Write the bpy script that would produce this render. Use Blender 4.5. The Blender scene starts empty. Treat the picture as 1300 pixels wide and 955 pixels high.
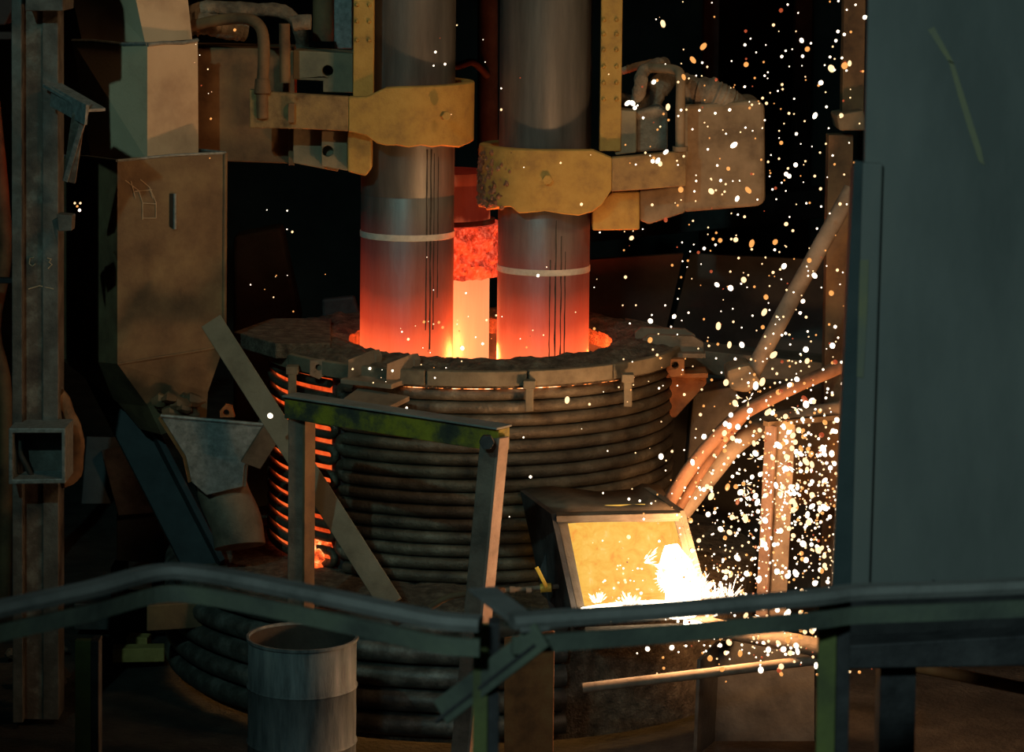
import bpy, bmesh, math, random
from mathutils import Vector, Matrix, noise
from mathutils.geometry import tessellate_polygon

random.seed(7)
SC = bpy.context.scene
COL = SC.collection
V = Vector
PI = math.pi

# ------------------------------------------------------------------ camera
F, CX, CY, CZ = 3600.0, 650.0, 122.0, 4.9
PITCH, ROLL = math.radians(4.0), math.radians(0.6)
cam_d = bpy.data.cameras.new('camera')
cam = bpy.data.objects.new('camera', cam_d); COL.objects.link(cam)
cam_d.sensor_width = 36.0
cam_d.lens = F / 1300 * 36
cam_d.shift_y = -(477.5 - CY) / 1300
cam_d.clip_end = 200
CR = Matrix.Rotation(PI/2 - PITCH, 3, 'X') @ Matrix.Rotation(ROLL, 3, 'Z')
cam.location = (0, 0, CZ)
cam.rotation_euler = CR.to_euler()
cam_d.dof.use_dof = True
cam_d.dof.focus_distance = 16.9
cam_d.dof.aperture_fstop = 4.5
SC.camera = cam

# ------------------------------------------------------------------ world, exposure, big lamps
w = bpy.data.worlds.new('hall_air'); SC.world = w; w.use_nodes = True
w.node_tree.nodes['Background'].inputs[0].default_value = (0.25, 0.5, 0.5, 1)
w.node_tree.nodes['Background'].inputs[1].default_value = 0.010
vs = SC.view_settings
vs.view_transform = 'Standard'; vs.look = 'None'; vs.exposure = 0.0; vs.gamma = 1.0
vs.use_curve_mapping = False

def lamp(name, kind, loc, target, energy, color, size=1.0, **kw):
    d = bpy.data.lights.new(name, kind); d.energy = energy; d.color = color
    if kind == 'AREA': d.shape = 'DISK'; d.size = size
    else: d.shadow_soft_size = size
    for k, v in kw.items(): setattr(d, k, v)
    o = bpy.data.objects.new(name, d); COL.objects.link(o); o.location = loc
    if target is not None:
        o.rotation_euler = (V(target) - V(loc)).to_track_quat('-Z', 'Y').to_euler()
    return o
# high bay lamps of the hall: cool ones on the left, a sodium lamp on the right
lamp('high_bay_lamp', 'SPOT', (-4.7, 4.0, 9.5), (-0.9, 17.0, 3.6), 1450, (0.46, 0.95, 0.86), 0.12, spot_size=0.60, spot_blend=0.9)
lamp('high_bay_lamp', 'SPOT', (-2.6, -2.0, 9.0), (1.5, 9.2, 3.4), 1750, (0.64, 0.94, 0.93), 0.5, spot_size=0.62, spot_blend=1.0)
lamp('sodium_lamp', 'SPOT', (4.6, 10.5, 9.0), (-0.7, 17.6, 3.6), 1050, (1.0, 0.60, 0.28), 0.8, spot_size=0.72, spot_blend=0.9)

# ------------------------------------------------------------------ pixel -> point in the hall
def P(px, py, Y):
    d = CR @ V(((px - CX) / F, -(py - CY) / F, -1.0))
    return V((0, 0, CZ)) + d * (Y / d.y)
def G(px, py, z):
    d = CR @ V(((px - CX) / F, -(py - CY) / F, -1.0))
    return V((0, 0, CZ)) + d * ((z - CZ) / d.z)
def S(px, Y): return px * Y / F

# ------------------------------------------------------------------ materials
MATS = {}
def newmat(name):
    m = bpy.data.materials.new(name); m.use_nodes = True
    nt = m.node_tree
    return m, nt, nt.nodes['Principled BSDF'], nt.nodes['Material Output']
def ramp(nt, fac, stops):
    r = nt.nodes.new('ShaderNodeValToRGB'); e = r.color_ramp.elements
    while len(e) < len(stops): e.new(0.5)
    for i, (p, c) in enumerate(stops):
        e[i].position = p; e[i].color = (*c, 1)
    nt.links.new(fac, r.inputs[0]); return r.outputs[0]
def noise_n(nt, scale, detail=6, rough=0.6, stretch=(1, 1, 1), dist=0.0):
    g = nt.nodes.new('ShaderNodeNewGeometry')
    mp = nt.nodes.new('ShaderNodeMapping'); mp.inputs['Scale'].default_value = stretch
    n = nt.nodes.new('ShaderNodeTexNoise'); n.inputs['Scale'].default_value = scale
    n.inputs['Detail'].default_value = detail; n.inputs['Roughness'].default_value = rough
    n.inputs['Distortion'].default_value = dist
    nt.links.new(g.outputs['Position'], mp.inputs[0]); nt.links.new(mp.outputs[0], n.inputs['Vector'])
    return n.outputs['Fac']
def surf(name, cols, scale=6, rough=0.7, metal=0.0, bump=0.2, bscale=40, stretch=(1, 1, 1), spec=0.4, detail=7, bdist=0.01):
    m, nt, b, o = newmat(name)
    f = noise_n(nt, scale, detail, 0.62, stretch)
    n = len(cols)
    stops = [(0.3 + 0.4 * i / max(1, n - 1), c) for i, c in enumerate(cols)]
    c = ramp(nt, f, stops); nt.links.new(c, b.inputs['Base Color'])
    b.inputs['Roughness'].default_value = rough; b.inputs['Metallic'].default_value = metal
    b.inputs['Specular IOR Level'].default_value = spec
    if bump:
        h = noise_n(nt, bscale, 5, 0.6, stretch)
        bp = nt.nodes.new('ShaderNodeBump'); bp.inputs['Strength'].default_value = bump; bp.inputs['Distance'].default_value = bdist
        nt.links.new(h, bp.inputs['Height']); nt.links.new(bp.outputs[0], b.inputs['Normal'])
    MATS[name] = m; return m
def hot(name, stops, strength, scale=5, stretch=(1, 1, 1), base=(0.05, 0.03, 0.02), sample=True, dist=0.0):
    m, nt, b, o = newmat(name)
    f = noise_n(nt, scale, 6, 0.65, stretch, dist)
    c = ramp(nt, f, stops)
    b.inputs['Base Color'].default_value = (*base, 1); b.inputs['Roughness'].default_value = 0.9
    nt.links.new(c, b.inputs['Emission Color']); b.inputs['Emission Strength'].default_value = strength
    if not sample: m.cycles.emission_sampling = 'NONE'
    MATS[name] = m; return m
def glow(name, col, strength, sample=False):
    m, nt, b, o = newmat(name)
    b.inputs['Base Color'].default_value = (0.02, 0.02, 0.02, 1)
    b.inputs['Emission Color'].default_value = (*col, 1); b.inputs['Emission Strength'].default_value = strength
    if not sample: m.cycles.emission_sampling = 'NONE'
    MATS[name] = m; return m
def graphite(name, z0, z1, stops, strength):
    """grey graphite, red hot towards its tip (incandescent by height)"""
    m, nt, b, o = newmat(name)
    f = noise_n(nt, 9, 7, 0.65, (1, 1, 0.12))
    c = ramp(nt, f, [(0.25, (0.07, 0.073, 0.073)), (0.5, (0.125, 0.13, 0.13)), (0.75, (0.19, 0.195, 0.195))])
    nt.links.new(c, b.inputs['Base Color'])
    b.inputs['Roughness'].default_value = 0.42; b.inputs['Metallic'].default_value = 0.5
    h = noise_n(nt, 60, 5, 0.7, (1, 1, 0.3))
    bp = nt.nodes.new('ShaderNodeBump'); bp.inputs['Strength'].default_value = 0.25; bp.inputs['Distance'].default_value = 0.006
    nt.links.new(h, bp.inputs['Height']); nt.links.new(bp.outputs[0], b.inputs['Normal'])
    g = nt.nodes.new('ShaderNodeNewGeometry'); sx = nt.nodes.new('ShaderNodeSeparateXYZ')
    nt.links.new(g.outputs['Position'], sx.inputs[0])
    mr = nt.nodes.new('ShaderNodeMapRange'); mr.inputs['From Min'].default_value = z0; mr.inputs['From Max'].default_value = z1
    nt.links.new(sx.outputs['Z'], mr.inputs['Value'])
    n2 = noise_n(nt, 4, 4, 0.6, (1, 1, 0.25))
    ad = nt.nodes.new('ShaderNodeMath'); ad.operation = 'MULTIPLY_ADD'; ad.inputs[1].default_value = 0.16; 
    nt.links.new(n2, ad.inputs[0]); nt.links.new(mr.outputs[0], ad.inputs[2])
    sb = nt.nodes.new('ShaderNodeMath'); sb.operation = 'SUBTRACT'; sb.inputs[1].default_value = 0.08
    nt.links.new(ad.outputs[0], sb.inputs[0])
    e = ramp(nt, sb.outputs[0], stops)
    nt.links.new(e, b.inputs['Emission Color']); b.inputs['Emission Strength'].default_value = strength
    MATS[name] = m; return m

surf('yellow_paint', [(0.27, 0.16, 0.05), (0.38, 0.235, 0.06), (0.43, 0.275, 0.075)], 9, 0.8, 0, 0.5, 90)
surf('dusty_shaded_yellow', [(0.11, 0.065, 0.03), (0.24, 0.15, 0.065), (0.34, 0.22, 0.08)], 8, 0.85, 0, 0.5, 80)  # browner clamp yellow: dust, and shade on the neck put into the colour
surf('brown_beam', [(0.06, 0.035, 0.02), (0.16, 0.09, 0.045), (0.22, 0.13, 0.06)], 4, 0.8, 0, 0.25, 50)
surf('dusty_beam', [(0.10, 0.07, 0.045), (0.20, 0.145, 0.09), (0.27, 0.20, 0.13)], 5, 0.85, 0, 0.3, 50)
surf('dusty_cloth', [(0.08, 0.06, 0.045), (0.19, 0.15, 0.11), (0.30, 0.25, 0.19)], 7, 0.95, 0, 0.8, 22, bdist=0.03)
surf('block_steel', [(0.14, 0.12, 0.085), (0.22, 0.185, 0.12), (0.27, 0.22, 0.14)], 5, 0.7, 0.1, 0.2, 60)
surf('chute_rust', [(0.06, 0.038, 0.023), (0.135, 0.087, 0.048), (0.20, 0.142, 0.075)], 3.2, 0.65, 0.2, 0.2, 50)
surf('chute_paint', [(0.36, 0.25, 0.17), (0.50, 0.37, 0.25), (0.56, 0.42, 0.29)], 2.5, 0.75, 0.0, 0.15, 50)
surf('column_steel', [(0.04, 0.037, 0.034), (0.09, 0.083, 0.075), (0.15, 0.15, 0.14)], 6, 0.65, 0.2, 0.35, 40)
surf('column_web', [(0.05, 0.035, 0.03), (0.10, 0.075, 0.06), (0.22, 0.20, 0.17)], 7, 0.8, 0.1, 0.4, 40)
surf('galvanised', [(0.11, 0.12, 0.12), (0.18, 0.20, 0.20), (0.26, 0.28, 0.28)], 30, 0.55, 0.3, 0.25, 70)
surf('dark_steel', [(0.02, 0.02, 0.021), (0.05, 0.05, 0.052), (0.085, 0.085, 0.085)], 6, 0.7, 0.3, 0.3, 40)
surf('black_steel', [(0.012, 0.012, 0.013), (0.03, 0.03, 0.03), (0.05, 0.05, 0.05)], 5, 0.85, 0.1, 0.3, 40)
surf('coil_pipe', [(0.025, 0.021, 0.016), (0.07, 0.056, 0.04), (0.10, 0.085, 0.062), (0.17, 0.15, 0.115)], 6, 0.55, 0.35, 0.8, 45, (1, 1, 1))
surf('lower_pipe', [(0.03, 0.03, 0.028), (0.08, 0.078, 0.07), (0.18, 0.18, 0.165)], 8, 0.5, 0.35, 0.4, 45)
surf('slag', [(0.035, 0.027, 0.02), (0.10, 0.08, 0.058), (0.19, 0.16, 0.12)], 14, 0.95, 0, 1.0, 55, bdist=0.03)
surf('rim_steel', [(0.06, 0.05, 0.035), (0.15, 0.125, 0.085), (0.21, 0.18, 0.125)], 5, 0.75, 0.15, 0.3, 50)
surf('lug_steel', [(0.10, 0.075, 0.05), (0.19, 0.14, 0.10), (0.23, 0.18, 0.13)], 6, 0.8, 0.1, 0.3, 50)
surf('orange_rust', [(0.14, 0.045, 0.015), (0.30, 0.10, 0.03), (0.36, 0.15, 0.05)], 6, 0.8, 0, 0.35, 45)
surf('green_paint', [(0.03, 0.03, 0.025), (0.06, 0.055, 0.03), (0.25, 0.20, 0.015), (0.32, 0.26, 0.02)], 5, 0.7, 0, 0.5, 60)
surf('green_post', [(0.06, 0.065, 0.035), (0.12, 0.14, 0.045), (0.17, 0.20, 0.05)], 4, 0.7, 0, 0.2, 40)
surf('frame_steel', [(0.06, 0.05, 0.04), (0.12, 0.10, 0.08), (0.17, 0.145, 0.115)], 7, 0.75, 0.1, 0.4, 50)
surf('spark_lit_steel', [(0.18, 0.12, 0.09), (0.27, 0.18, 0.14), (0.33, 0.24, 0.19)], 7, 0.7, 0.1, 0.3, 50)  # paler, pinker than frame_steel: spark light on the flange put into the colour
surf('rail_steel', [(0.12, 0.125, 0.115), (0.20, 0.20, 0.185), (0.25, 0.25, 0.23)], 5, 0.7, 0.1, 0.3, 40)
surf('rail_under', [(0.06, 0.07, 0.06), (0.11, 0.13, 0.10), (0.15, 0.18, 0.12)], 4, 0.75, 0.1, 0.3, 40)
surf('panel_steel', [(0.11, 0.125, 0.115), (0.165, 0.18, 0.165), (0.22, 0.225, 0.19)], 1.6, 0.75, 0.1, 0.12, 30, (1, 1, 0.35), bdist=0.004)
surf('panel_edge', [(0.03, 0.05, 0.052), (0.05, 0.075, 0.075), (0.065, 0.09, 0.09)], 3, 0.75, 0.1, 0.15, 30)
surf('panel_stain', [(0.17, 0.185, 0.15), (0.20, 0.205, 0.13), (0.24, 0.235, 0.12)], 6, 0.8, 0, 0.1, 30)
surf('box_plate', [(0.07, 0.055, 0.04), (0.14, 0.11, 0.08), (0.20, 0.16, 0.12)], 5, 0.8, 0.1, 0.35, 45)
surf('bar_steel', [(0.10, 0.085, 0.06), (0.16, 0.14, 0.10), (0.20, 0.175, 0.13)], 4, 0.75, 0.1, 0.2, 50)
surf('dusty_pipe', [(0.10, 0.075, 0.055), (0.21, 0.165, 0.125), (0.28, 0.225, 0.175)], 6, 0.85, 0, 0.3, 40)
surf('drum_steel', [(0.07, 0.08, 0.085), (0.17, 0.19, 0.195), (0.28, 0.29, 0.28)], 5, 0.6, 0.2, 0.25, 40, (3, 3, 0.5))
surf('drum_inside', [(0.03, 0.025, 0.02), (0.07, 0.055, 0.045)], 5, 0.9, 0, 0.4, 40)
surf('yellow_brick', [(0.30, 0.20, 0.06), (0.50, 0.36, 0.12)], 9, 0.9, 0, 0.4, 50)
surf('rubble', [(0.03, 0.026, 0.022), (0.075, 0.066, 0.055), (0.13, 0.115, 0.095)], 12, 0.95, 0, 0.8, 50)
surf('floor_soot', [(0.012, 0.011, 0.010), (0.03, 0.027, 0.024), (0.055, 0.05, 0.044)], 4, 0.95, 0, 0.8, 25, bdist=0.03)
surf('wall_soot', [(0.010, 0.010, 0.010), (0.02, 0.02, 0.019), (0.03, 0.03, 0.028)], 1.5, 0.95, 0, 0.3, 10)
surf('shield_plate', [(0.03, 0.03, 0.028), (0.055, 0.053, 0.05), (0.075, 0.072, 0.066)], 3, 0.85, 0.1, 0.2, 30)
surf('white_mark', [(0.45, 0.42, 0.38), (0.6, 0.57, 0.52)], 30, 0.9, 0, 0, 30)
surf('chalk', [(0.30, 0.22, 0.14), (0.42, 0.32, 0.22)], 30, 0.95, 0, 0, 30)
surf('streak', [(0.02, 0.02, 0.02), (0.045, 0.045, 0.045)], 30, 0.8, 0, 0, 30)
surf('brass', [(0.5, 0.36, 0.05), (0.7, 0.5, 0.08)], 20, 0.5, 0.2, 0.1, 40)
surf('hole_shade', [(0.012, 0.01, 0.008), (0.02, 0.017, 0.012)], 20, 0.95, 0, 0, 40)  # near-black colour standing for the shade inside holes
surf('blue_steel', [(0.016, 0.02, 0.024), (0.03, 0.036, 0.042), (0.042, 0.05, 0.056)], 4, 0.7, 0.2, 0.2, 40)
surf('crust', [(0.14, 0.06, 0.03), (0.30, 0.14, 0.08), (0.4, 0.24, 0.16)], 16, 0.95, 0, 1.0, 60, bdist=0.04)
surf('hose_rubber', [(0.10, 0.05, 0.03), (0.22, 0.11, 0.065), (0.28, 0.15, 0.09)], 7, 0.75, 0, 0.3, 40)
surf('cable', [(0.02, 0.02, 0.02), (0.05, 0.045, 0.04)], 20, 0.7, 0, 0.2, 60)
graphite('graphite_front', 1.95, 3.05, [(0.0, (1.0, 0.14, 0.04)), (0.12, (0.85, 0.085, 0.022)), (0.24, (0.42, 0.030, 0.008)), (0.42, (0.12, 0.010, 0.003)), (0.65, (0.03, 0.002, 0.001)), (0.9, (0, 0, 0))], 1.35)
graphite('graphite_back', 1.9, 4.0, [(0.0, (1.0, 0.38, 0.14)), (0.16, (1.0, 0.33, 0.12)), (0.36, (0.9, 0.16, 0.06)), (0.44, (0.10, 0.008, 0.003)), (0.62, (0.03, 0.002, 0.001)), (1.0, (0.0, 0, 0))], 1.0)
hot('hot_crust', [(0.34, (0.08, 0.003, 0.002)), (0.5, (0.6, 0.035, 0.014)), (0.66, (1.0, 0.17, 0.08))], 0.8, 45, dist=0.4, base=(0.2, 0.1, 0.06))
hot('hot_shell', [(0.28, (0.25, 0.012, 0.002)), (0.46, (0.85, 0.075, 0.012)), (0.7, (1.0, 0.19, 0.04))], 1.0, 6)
hot('hot_embers', [(0.35, (0.25, 0.012, 0.002)), (0.5, (1.0, 0.12, 0.02)), (0.64, (1.0, 0.55, 0.18))], 1.6, 18)
hot('hot_seam', [(0.50, (0.0, 0.0, 0.0)), (0.56, (1.0, 0.25, 0.05)), (0.66, (1.0, 0.75, 0.45))], 2.2, 5, (2, 2, 1))
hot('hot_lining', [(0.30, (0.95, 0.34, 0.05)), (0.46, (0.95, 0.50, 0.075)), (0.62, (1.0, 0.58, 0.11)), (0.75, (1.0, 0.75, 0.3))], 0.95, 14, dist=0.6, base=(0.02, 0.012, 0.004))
hot('melt', [(0.3, (1.0, 0.30, 0.05)), (0.6, (1.0, 0.55, 0.15))], 4.0, 3)
glow('white_metal', (1.0, 0.80, 0.55), 14, True)
glow('spark_white', (1.0, 0.80, 0.58), 4.0)
glow('spark_cream', (1.0, 0.62, 0.30), 2.0)
glow('spark_orange', (1.0, 0.40, 0.10), 1.1)
glow('spark_red', (0.7, 0.10, 0.03), 0.6)
M = MATS

# ------------------------------------------------------------------ mesh builder
ROOTLOC = {}
class MB:
    def __init__(s): s.v = []; s.f = []
    def add(s, vs, fs):
        n = len(s.v); s.v += [V(x) for x in vs]; s.f += [[i + n for i in f] for f in fs]; return s
    def loft(s, rings, cap0=True, cap1=True, closed=True):
        n = len(rings[0]); vs = [p for r in rings for p in r]; fs = []
        for k in range(len(rings) - 1):
            for i in range(n if closed else n - 1):
                j = (i + 1) % n
                fs.append([k*n + i, k*n + j, (k+1)*n + j, (k+1)*n + i])
        if cap0: fs.append(list(range(n))[::-1])
        if cap1: fs.append([(len(rings)-1)*n + i for i in range(n)])
        return s.add(vs, fs)
    def box(s, c, size, rot=None):
        c = V(c); hx, hy, hz = size[0]/2, size[1]/2, size[2]/2
        pts = [V((x, y, z)) for z in (-hz, hz) for x, y in ((-hx, -hy), (hx, -hy), (hx, hy), (-hx, hy))]
        if rot is not None: pts = [rot @ p for p in pts]
        pts = [p + c for p in pts]
        return s.loft([pts[:4], pts[4:]])
    def beam(s, p, q, wd, h, up=(0, 0, 1), off=(0, 0)):
        p, q = V(p), V(q); d = (q - p).normalized(); up = V(up)
        sd = d.cross(up)
        if sd.length < 1e-4: sd = d.cross(V((0, 1, 0)))
        sd.normalize(); u = sd.cross(d).normalized()
        o = sd * off[0] + u * off[1]
        ring = lambda c: [c + o + sd*a*wd/2 + u*b*h/2 for a, b in ((-1, -1), (1, -1), (1, 1), (-1, 1))]
        return s.loft([ring(p), ring(q)])
    def angle(s, p, q, leg, t, up=(0, 0, 1), flip=1):
        """L section: a top flange and a hanging flange"""
        s.beam(p, q, leg, t, up, (0, 0)); s.beam(p, q, t, leg, up, (flip*(leg/2 - t/2), -leg/2 - t/2 + 0.0005)); return s
    def tube(s, path, r, n=12, caps=True, jitter=0.0, seed=0):
        path = [V(p) for p in path]; m = len(path)
        rr = r if isinstance(r, (list, tuple)) else [r] * m
        rings = []; prev = None
        for i, p in enumerate(path):
            t = (path[min(i+1, m-1)] - path[max(i-1, 0)]).normalized()
            if prev is None:
                a = t.cross(V((0, 0, 1)));
                if a.length < 0.05: a = t.cross(V((0, 1, 0)))
            else: a = prev - t * prev.dot(t)
            a.normalize(); prev = a; b = t.cross(a)
            ring = []
            for k in range(n):
                th = 2*PI*k/n; rad = rr[i]
                dirv = a*math.cos(th) + b*math.sin(th)
                if jitter: rad *= 1 + jitter * noise.noise(p*9 + dirv*0.9 + V((seed*7.3, 0, 0)))
                ring.append(p + dirv*rad)
            rings.append(ring)
        return s.loft(rings, caps, caps)
    def lathe(s, c, prof, n=48, a0=0.0, a1=2*PI, close=False, jit=None):
        full = abs(a1 - a0 - 2*PI) < 1e-6
        cnt = n if full else n + 1
        c = V(c); prof = list(prof); vs = []; fs = []; m = len(prof)
        for i in range(cnt):
            a = a0 + (a1 - a0) * i / n
            for k, (r, z) in enumerate(prof):
                p = V((c.x + r*math.cos(a), c.y + r*math.sin(a), c.z + z))
                if jit: p = jit(p, k, a)
                vs.append(p)
        for i in range(n):
            j = (i + 1) % cnt
            for k in range(m if close else m - 1):
                l = (k + 1) % m
                fs.append([i*m + k, j*m + k, j*m + l, i*m + l])
        if close and not full:
            fs.append(list(range(m))); fs.append([n*m + k for k in range(m)][::-1])
        return s.add(vs, fs)
    def prism(s, poly, off, holes=()):
        poly = [V(p) for p in poly]; off = V(off)
        if not holes:
            return s.loft([poly, [p + off for p in poly]])
        loops = [poly] + [[V(p) for p in h] for h in holes]
        flat = [p for l in loops for p in l]
        tri = tessellate_polygon(loops); n = len(flat)
        fs = [list(t) for t in tri] + [[i + n for i in t][::-1] for t in tri]
        st = 0
        for l in loops:
            k = len(l)
            for i in range(k): fs.append([st+i, st+(i+1) % k, n+st+(i+1) % k, n+st+i])
            st += k
        return s.add(flat + [p + off for p in flat], fs)
    def pix(s, pts, Y, thick, holes=()):
        """outline measured on the plane Y, given real thickness away from us"""
        hl = []
        for (hx, hy, hr) in holes:
            c = P(hx, hy, Y); r = S(hr, Y)
            hl.append([c + V((r*math.cos(2*PI*k/20), 0, r*math.sin(2*PI*k/20))) for k in range(20)])
        return s.prism([P(x, y, Y) for x, y in pts], (0, thick, 0), hl)
    def build(s, name, mat, parent=None, bevel=0.0, smooth=False, solid=0.0, fix=True):
        if parent is None:
            lo = V((min(p.x for p in s.v), min(p.y for p in s.v), min(p.z for p in s.v)))
            hi = V((max(p.x for p in s.v), max(p.y for p in s.v), max(p.z for p in s.v)))
            org = V(((lo.x+hi.x)/2, (lo.y+hi.y)/2, lo.z))
        else: org = ROOTLOC[parent.name]
        me = bpy.data.meshes.new(name)
        me.from_pydata([tuple(p - org) for p in s.v], [], s.f)
        if fix:
            bm = bmesh.new(); bm.from_mesh(me); bmesh.ops.recalc_face_normals(bm, faces=bm.faces); bm.to_mesh(me); bm.free()
        mats = mat if isinstance(mat, (list, tuple)) else [mat]
        for k in mats: me.materials.append(M[k])
        o = bpy.data.objects.new(name, me); COL.objects.link(o)
        if smooth:
            for p in me.polygons: p.use_smooth = True
            me.set_sharp_from_angle(angle=math.radians(38))
        if parent is None: o.location = org
        else: o.parent = parent
        ROOTLOC[o.name] = org
        if solid:
            md = o.modifiers.new('sheet', 'SOLIDIFY'); md.thickness = solid; md.offset = -1
        if bevel:
            md = o.modifiers.new('edge', 'BEVEL'); md.width = bevel; md.segments = 2; md.limit_method = 'ANGLE'; md.angle_limit = 0.6
        return o
def thing(name, label, cat, loc, group=None):
    o = bpy.data.objects.new(name, None); COL.objects.link(o); o.location = loc; o.empty_display_size = 0.1
    o['label'] = label; o['category'] = cat
    if group: o['group'] = group
    ROOTLOC[o.name] = V(loc); return o
def tag(o, label, cat, group=None):
    o['label'] = label; o['category'] = cat
    if group: o['group'] = group
    return o
def struct(o): o['kind'] = 'structure'; return o
def arc(c, r, a0, a1, n, z): return [V((c.x + r*math.cos(a0+(a1-a0)*i/n), c.y + r*math.sin(a0+(a1-a0)*i/n), z)) for i in range(n+1)]
def bez(pts, n=24):
    """smooth path through points (Catmull-Rom)"""
    pts = [V(p) for p in pts]; q = [pts[0]*2 - pts[1]] + pts + [pts[-1]*2 - pts[-2]]; out = []
    seg = max(2, n // (len(pts) - 1))
    for i in range(1, len(q) - 2):
        for k in range(seg):
            t = k / seg; a, b, c, d = q[i-1], q[i], q[i+1], q[i+2]
            out.append(0.5*((2*b) + (c-a)*t + (2*a-5*b+4*c-d)*t*t + (3*b-a-3*c+d)*t**3))
    out.append(pts[-1]); return out
D2R = math.radians

# ================================================================== THE HALL
# floor: rough sooty ground
nx, ny = 90, 90; x0, x1, y0, y1 = -14.0, 14.0, -3.0, 30.0
mb = MB(); vs_ = []; fs_ = []
for j in range(ny + 1):
    for i in range(nx + 1):
        x = x0 + (x1-x0)*i/nx; y = y0 + (y1-y0)*j/ny
        vs_.append((x, y, -0.05 + 0.06*noise.fractal(V((x*0.9, y*0.9, 0)), 1.0, 2.0, 4)))
for j in range(ny):
    for i in range(nx):
        a = j*(nx+1) + i; fs_.append([a, a+1, a+nx+2, a+nx+1])
struct(mb.add(vs_, fs_).build('floor', 'floor_soot', smooth=True, fix=False))
wb = struct(MB().box((0, 29.1, 7), (28.4, 0.2, 14.4)).build('wall_back', 'wall_soot'))
struct(MB().box((-14.1, 13.5, 7), (0.2, 33, 14.4)).build('wall_left', 'wall_soot'))
struct(MB().box((14.1, 13.5, 7), (0.2, 33, 14.4)).build('wall_right', 'wall_soot'))
struct(MB().box((0, 13.5, 14.3), (28.4, 33, 0.2)).build('ceiling', 'wall_soot'))

# ================================================================== FURNACE
FC = P(598, 480, 18.0); FC = V((FC.x, 18.0, 0))
R = 1.30
furn = thing('arc_furnace', 'round electric arc furnace vessel wrapped in stacked cooling pipes, glowing red on one side', 'furnace', (FC.x, FC.y, 0))
ZT, ZB, NP = 1.985, 0.80, 15
sp = (ZT - ZB) / NP
A_L0, A_L1 = D2R(-210), D2R(-131.5)
A_R0, A_R1 = D2R(-125.5), D2R(20)
cz = V((FC.x, FC.y, 0))
# walls behind the pipes
MB().lathe(cz, [(1.21, ZB-0.02), (1.235, ZB-0.02), (1.235, ZT), (1.21, ZT)], 60, D2R(-132.3), D2R(150), True).build('vessel_wall', 'dark_steel', furn, smooth=True)
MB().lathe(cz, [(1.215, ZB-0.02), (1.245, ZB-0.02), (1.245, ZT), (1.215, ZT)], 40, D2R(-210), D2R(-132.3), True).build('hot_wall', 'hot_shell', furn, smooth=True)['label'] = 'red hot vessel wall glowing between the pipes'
for k in range(NP):
    z = ZT - sp*(k + 0.5)
    rr = R - 0.027
    MB().tube(arc(cz, rr, A_L0, A_L1, 36, z), 0.0265, 12, jitter=0.05, seed=k).build('cooling_pipe', 'coil_pipe', furn, smooth=True)
    MB().tube(arc(cz, R - 0.034, A_R0, A_R1, 64, z), 0.0385, 12, jitter=0.06, seed=k+40).build('cooling_pipe', 'coil_pipe', furn, smooth=True)
def ubend(ang, rad, sgn, k, r):
    t = V((-math.sin(ang), math.cos(ang), 0)) * sgn
    c = V((cz.x + rad*math.cos(ang), cz.y + rad*math.sin(ang), ZT - sp*(k+1)))
    pts = [c + t*math.sin(th)*sp*0.62 + V((0, 0, 1))*math.cos(th)*sp/2 for th in [PI*i/10 for i in range(11)]]
    MB().tube(pts, r, 10).build('pipe_bend', 'coil_pipe', furn, smooth=True)
for k in range(0, NP-1, 2): ubend(A_R0, R-0.034, -1, k, 0.034)
for k in range(1, NP-1, 2): ubend(A_L1, R-0.027, 1, k, 0.026)
# brackets that tie the pipes to the rim
for px, y0_, y1_, Yb in ((371, 468, 508, 17.05), (672, 486, 522, 16.66), (797, 478, 516, 16.88)):
    p0 = P(px, y0_, Yb); p1 = P(px, y1_, Yb)
    b = MB(); b.beam(p0, p1, 0.05, 0.045, (0, 1, 0)); b.box(p0 + V((0, 0.02, -0.01)), (0.075, 0.09, 0.05)); b.build('pipe_bracket', 'rim_steel', furn, bevel=0.006)
# ledge and lower hearth with big pipes
RL = 1.95
def crust(p, k, a):
    return p + V((0, 0, 0.03*noise.fractal(p*6, 1, 2, 4))) if k in (1, 2, 3) else p
MB().lathe(cz, [(1.20, 0.6), (1.22, 0.80), (1.45, 0.79), (1.70, 0.77), (1.84, 0.74), (1.84, 0.0)], 120, D2R(-215), D2R(35), False, crust).build('hearth_shell', 'slag', furn, smooth=True)
for k in range(5):
    MB().tube(arc(cz, RL - 0.07, D2R(-200), D2R(-72), 60, 0.68 - 0.142*k), 0.066, 14, jitter=0.05, seed=k).build('hearth_pipe', 'lower_pipe', furn, smooth=True)
# embers burning at the foot of the hot wall
mb = MB()
for i in range(44):
    a = D2R(random.uniform(-142, -133)); r = random.uniform(1.24, 1.33); z = 0.80 + random.uniform(0, 0.13) * (1.4 - r) * 8
    c = V((cz.x + r*math.cos(a), cz.y + r*math.sin(a), z)); s_ = random.uniform(0.02, 0.05)
    mb.tube([c + V((0, 0, -s_)), c + V((0, 0, -s_*0.4)), c + V((0, 0, s_*0.4)), c + V((0, 0, s_))], [s_*0.4, s_, s_*0.8, s_*0.3], 7, jitter=0.5, seed=i)
o = mb.build('embers', 'hot_embers', furn, smooth=True); o['kind'] = 'stuff'; o['label'] = 'bright orange embers at the foot of the hot wall'
# molten bath and its fire
MB().lathe((cz.x, cz.y, 0.95), [(0.001, 0.02), (0.6, 0.0), (1.18, 0.0)], 40).build('molten_bath', 'melt', furn)
for fx, fy, fz, fe in ((-0.72, 18.05, 1.93, 190), (0.72, 18.1, 1.90, 120), (0.08, 18.12, 1.93, 170)):
    lamp('furnace_fire', 'POINT', (P(610, 460, 18).x + fx, fy, fz), None, fe, (1.0, 0.07, 0.012), 0.12)

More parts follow.
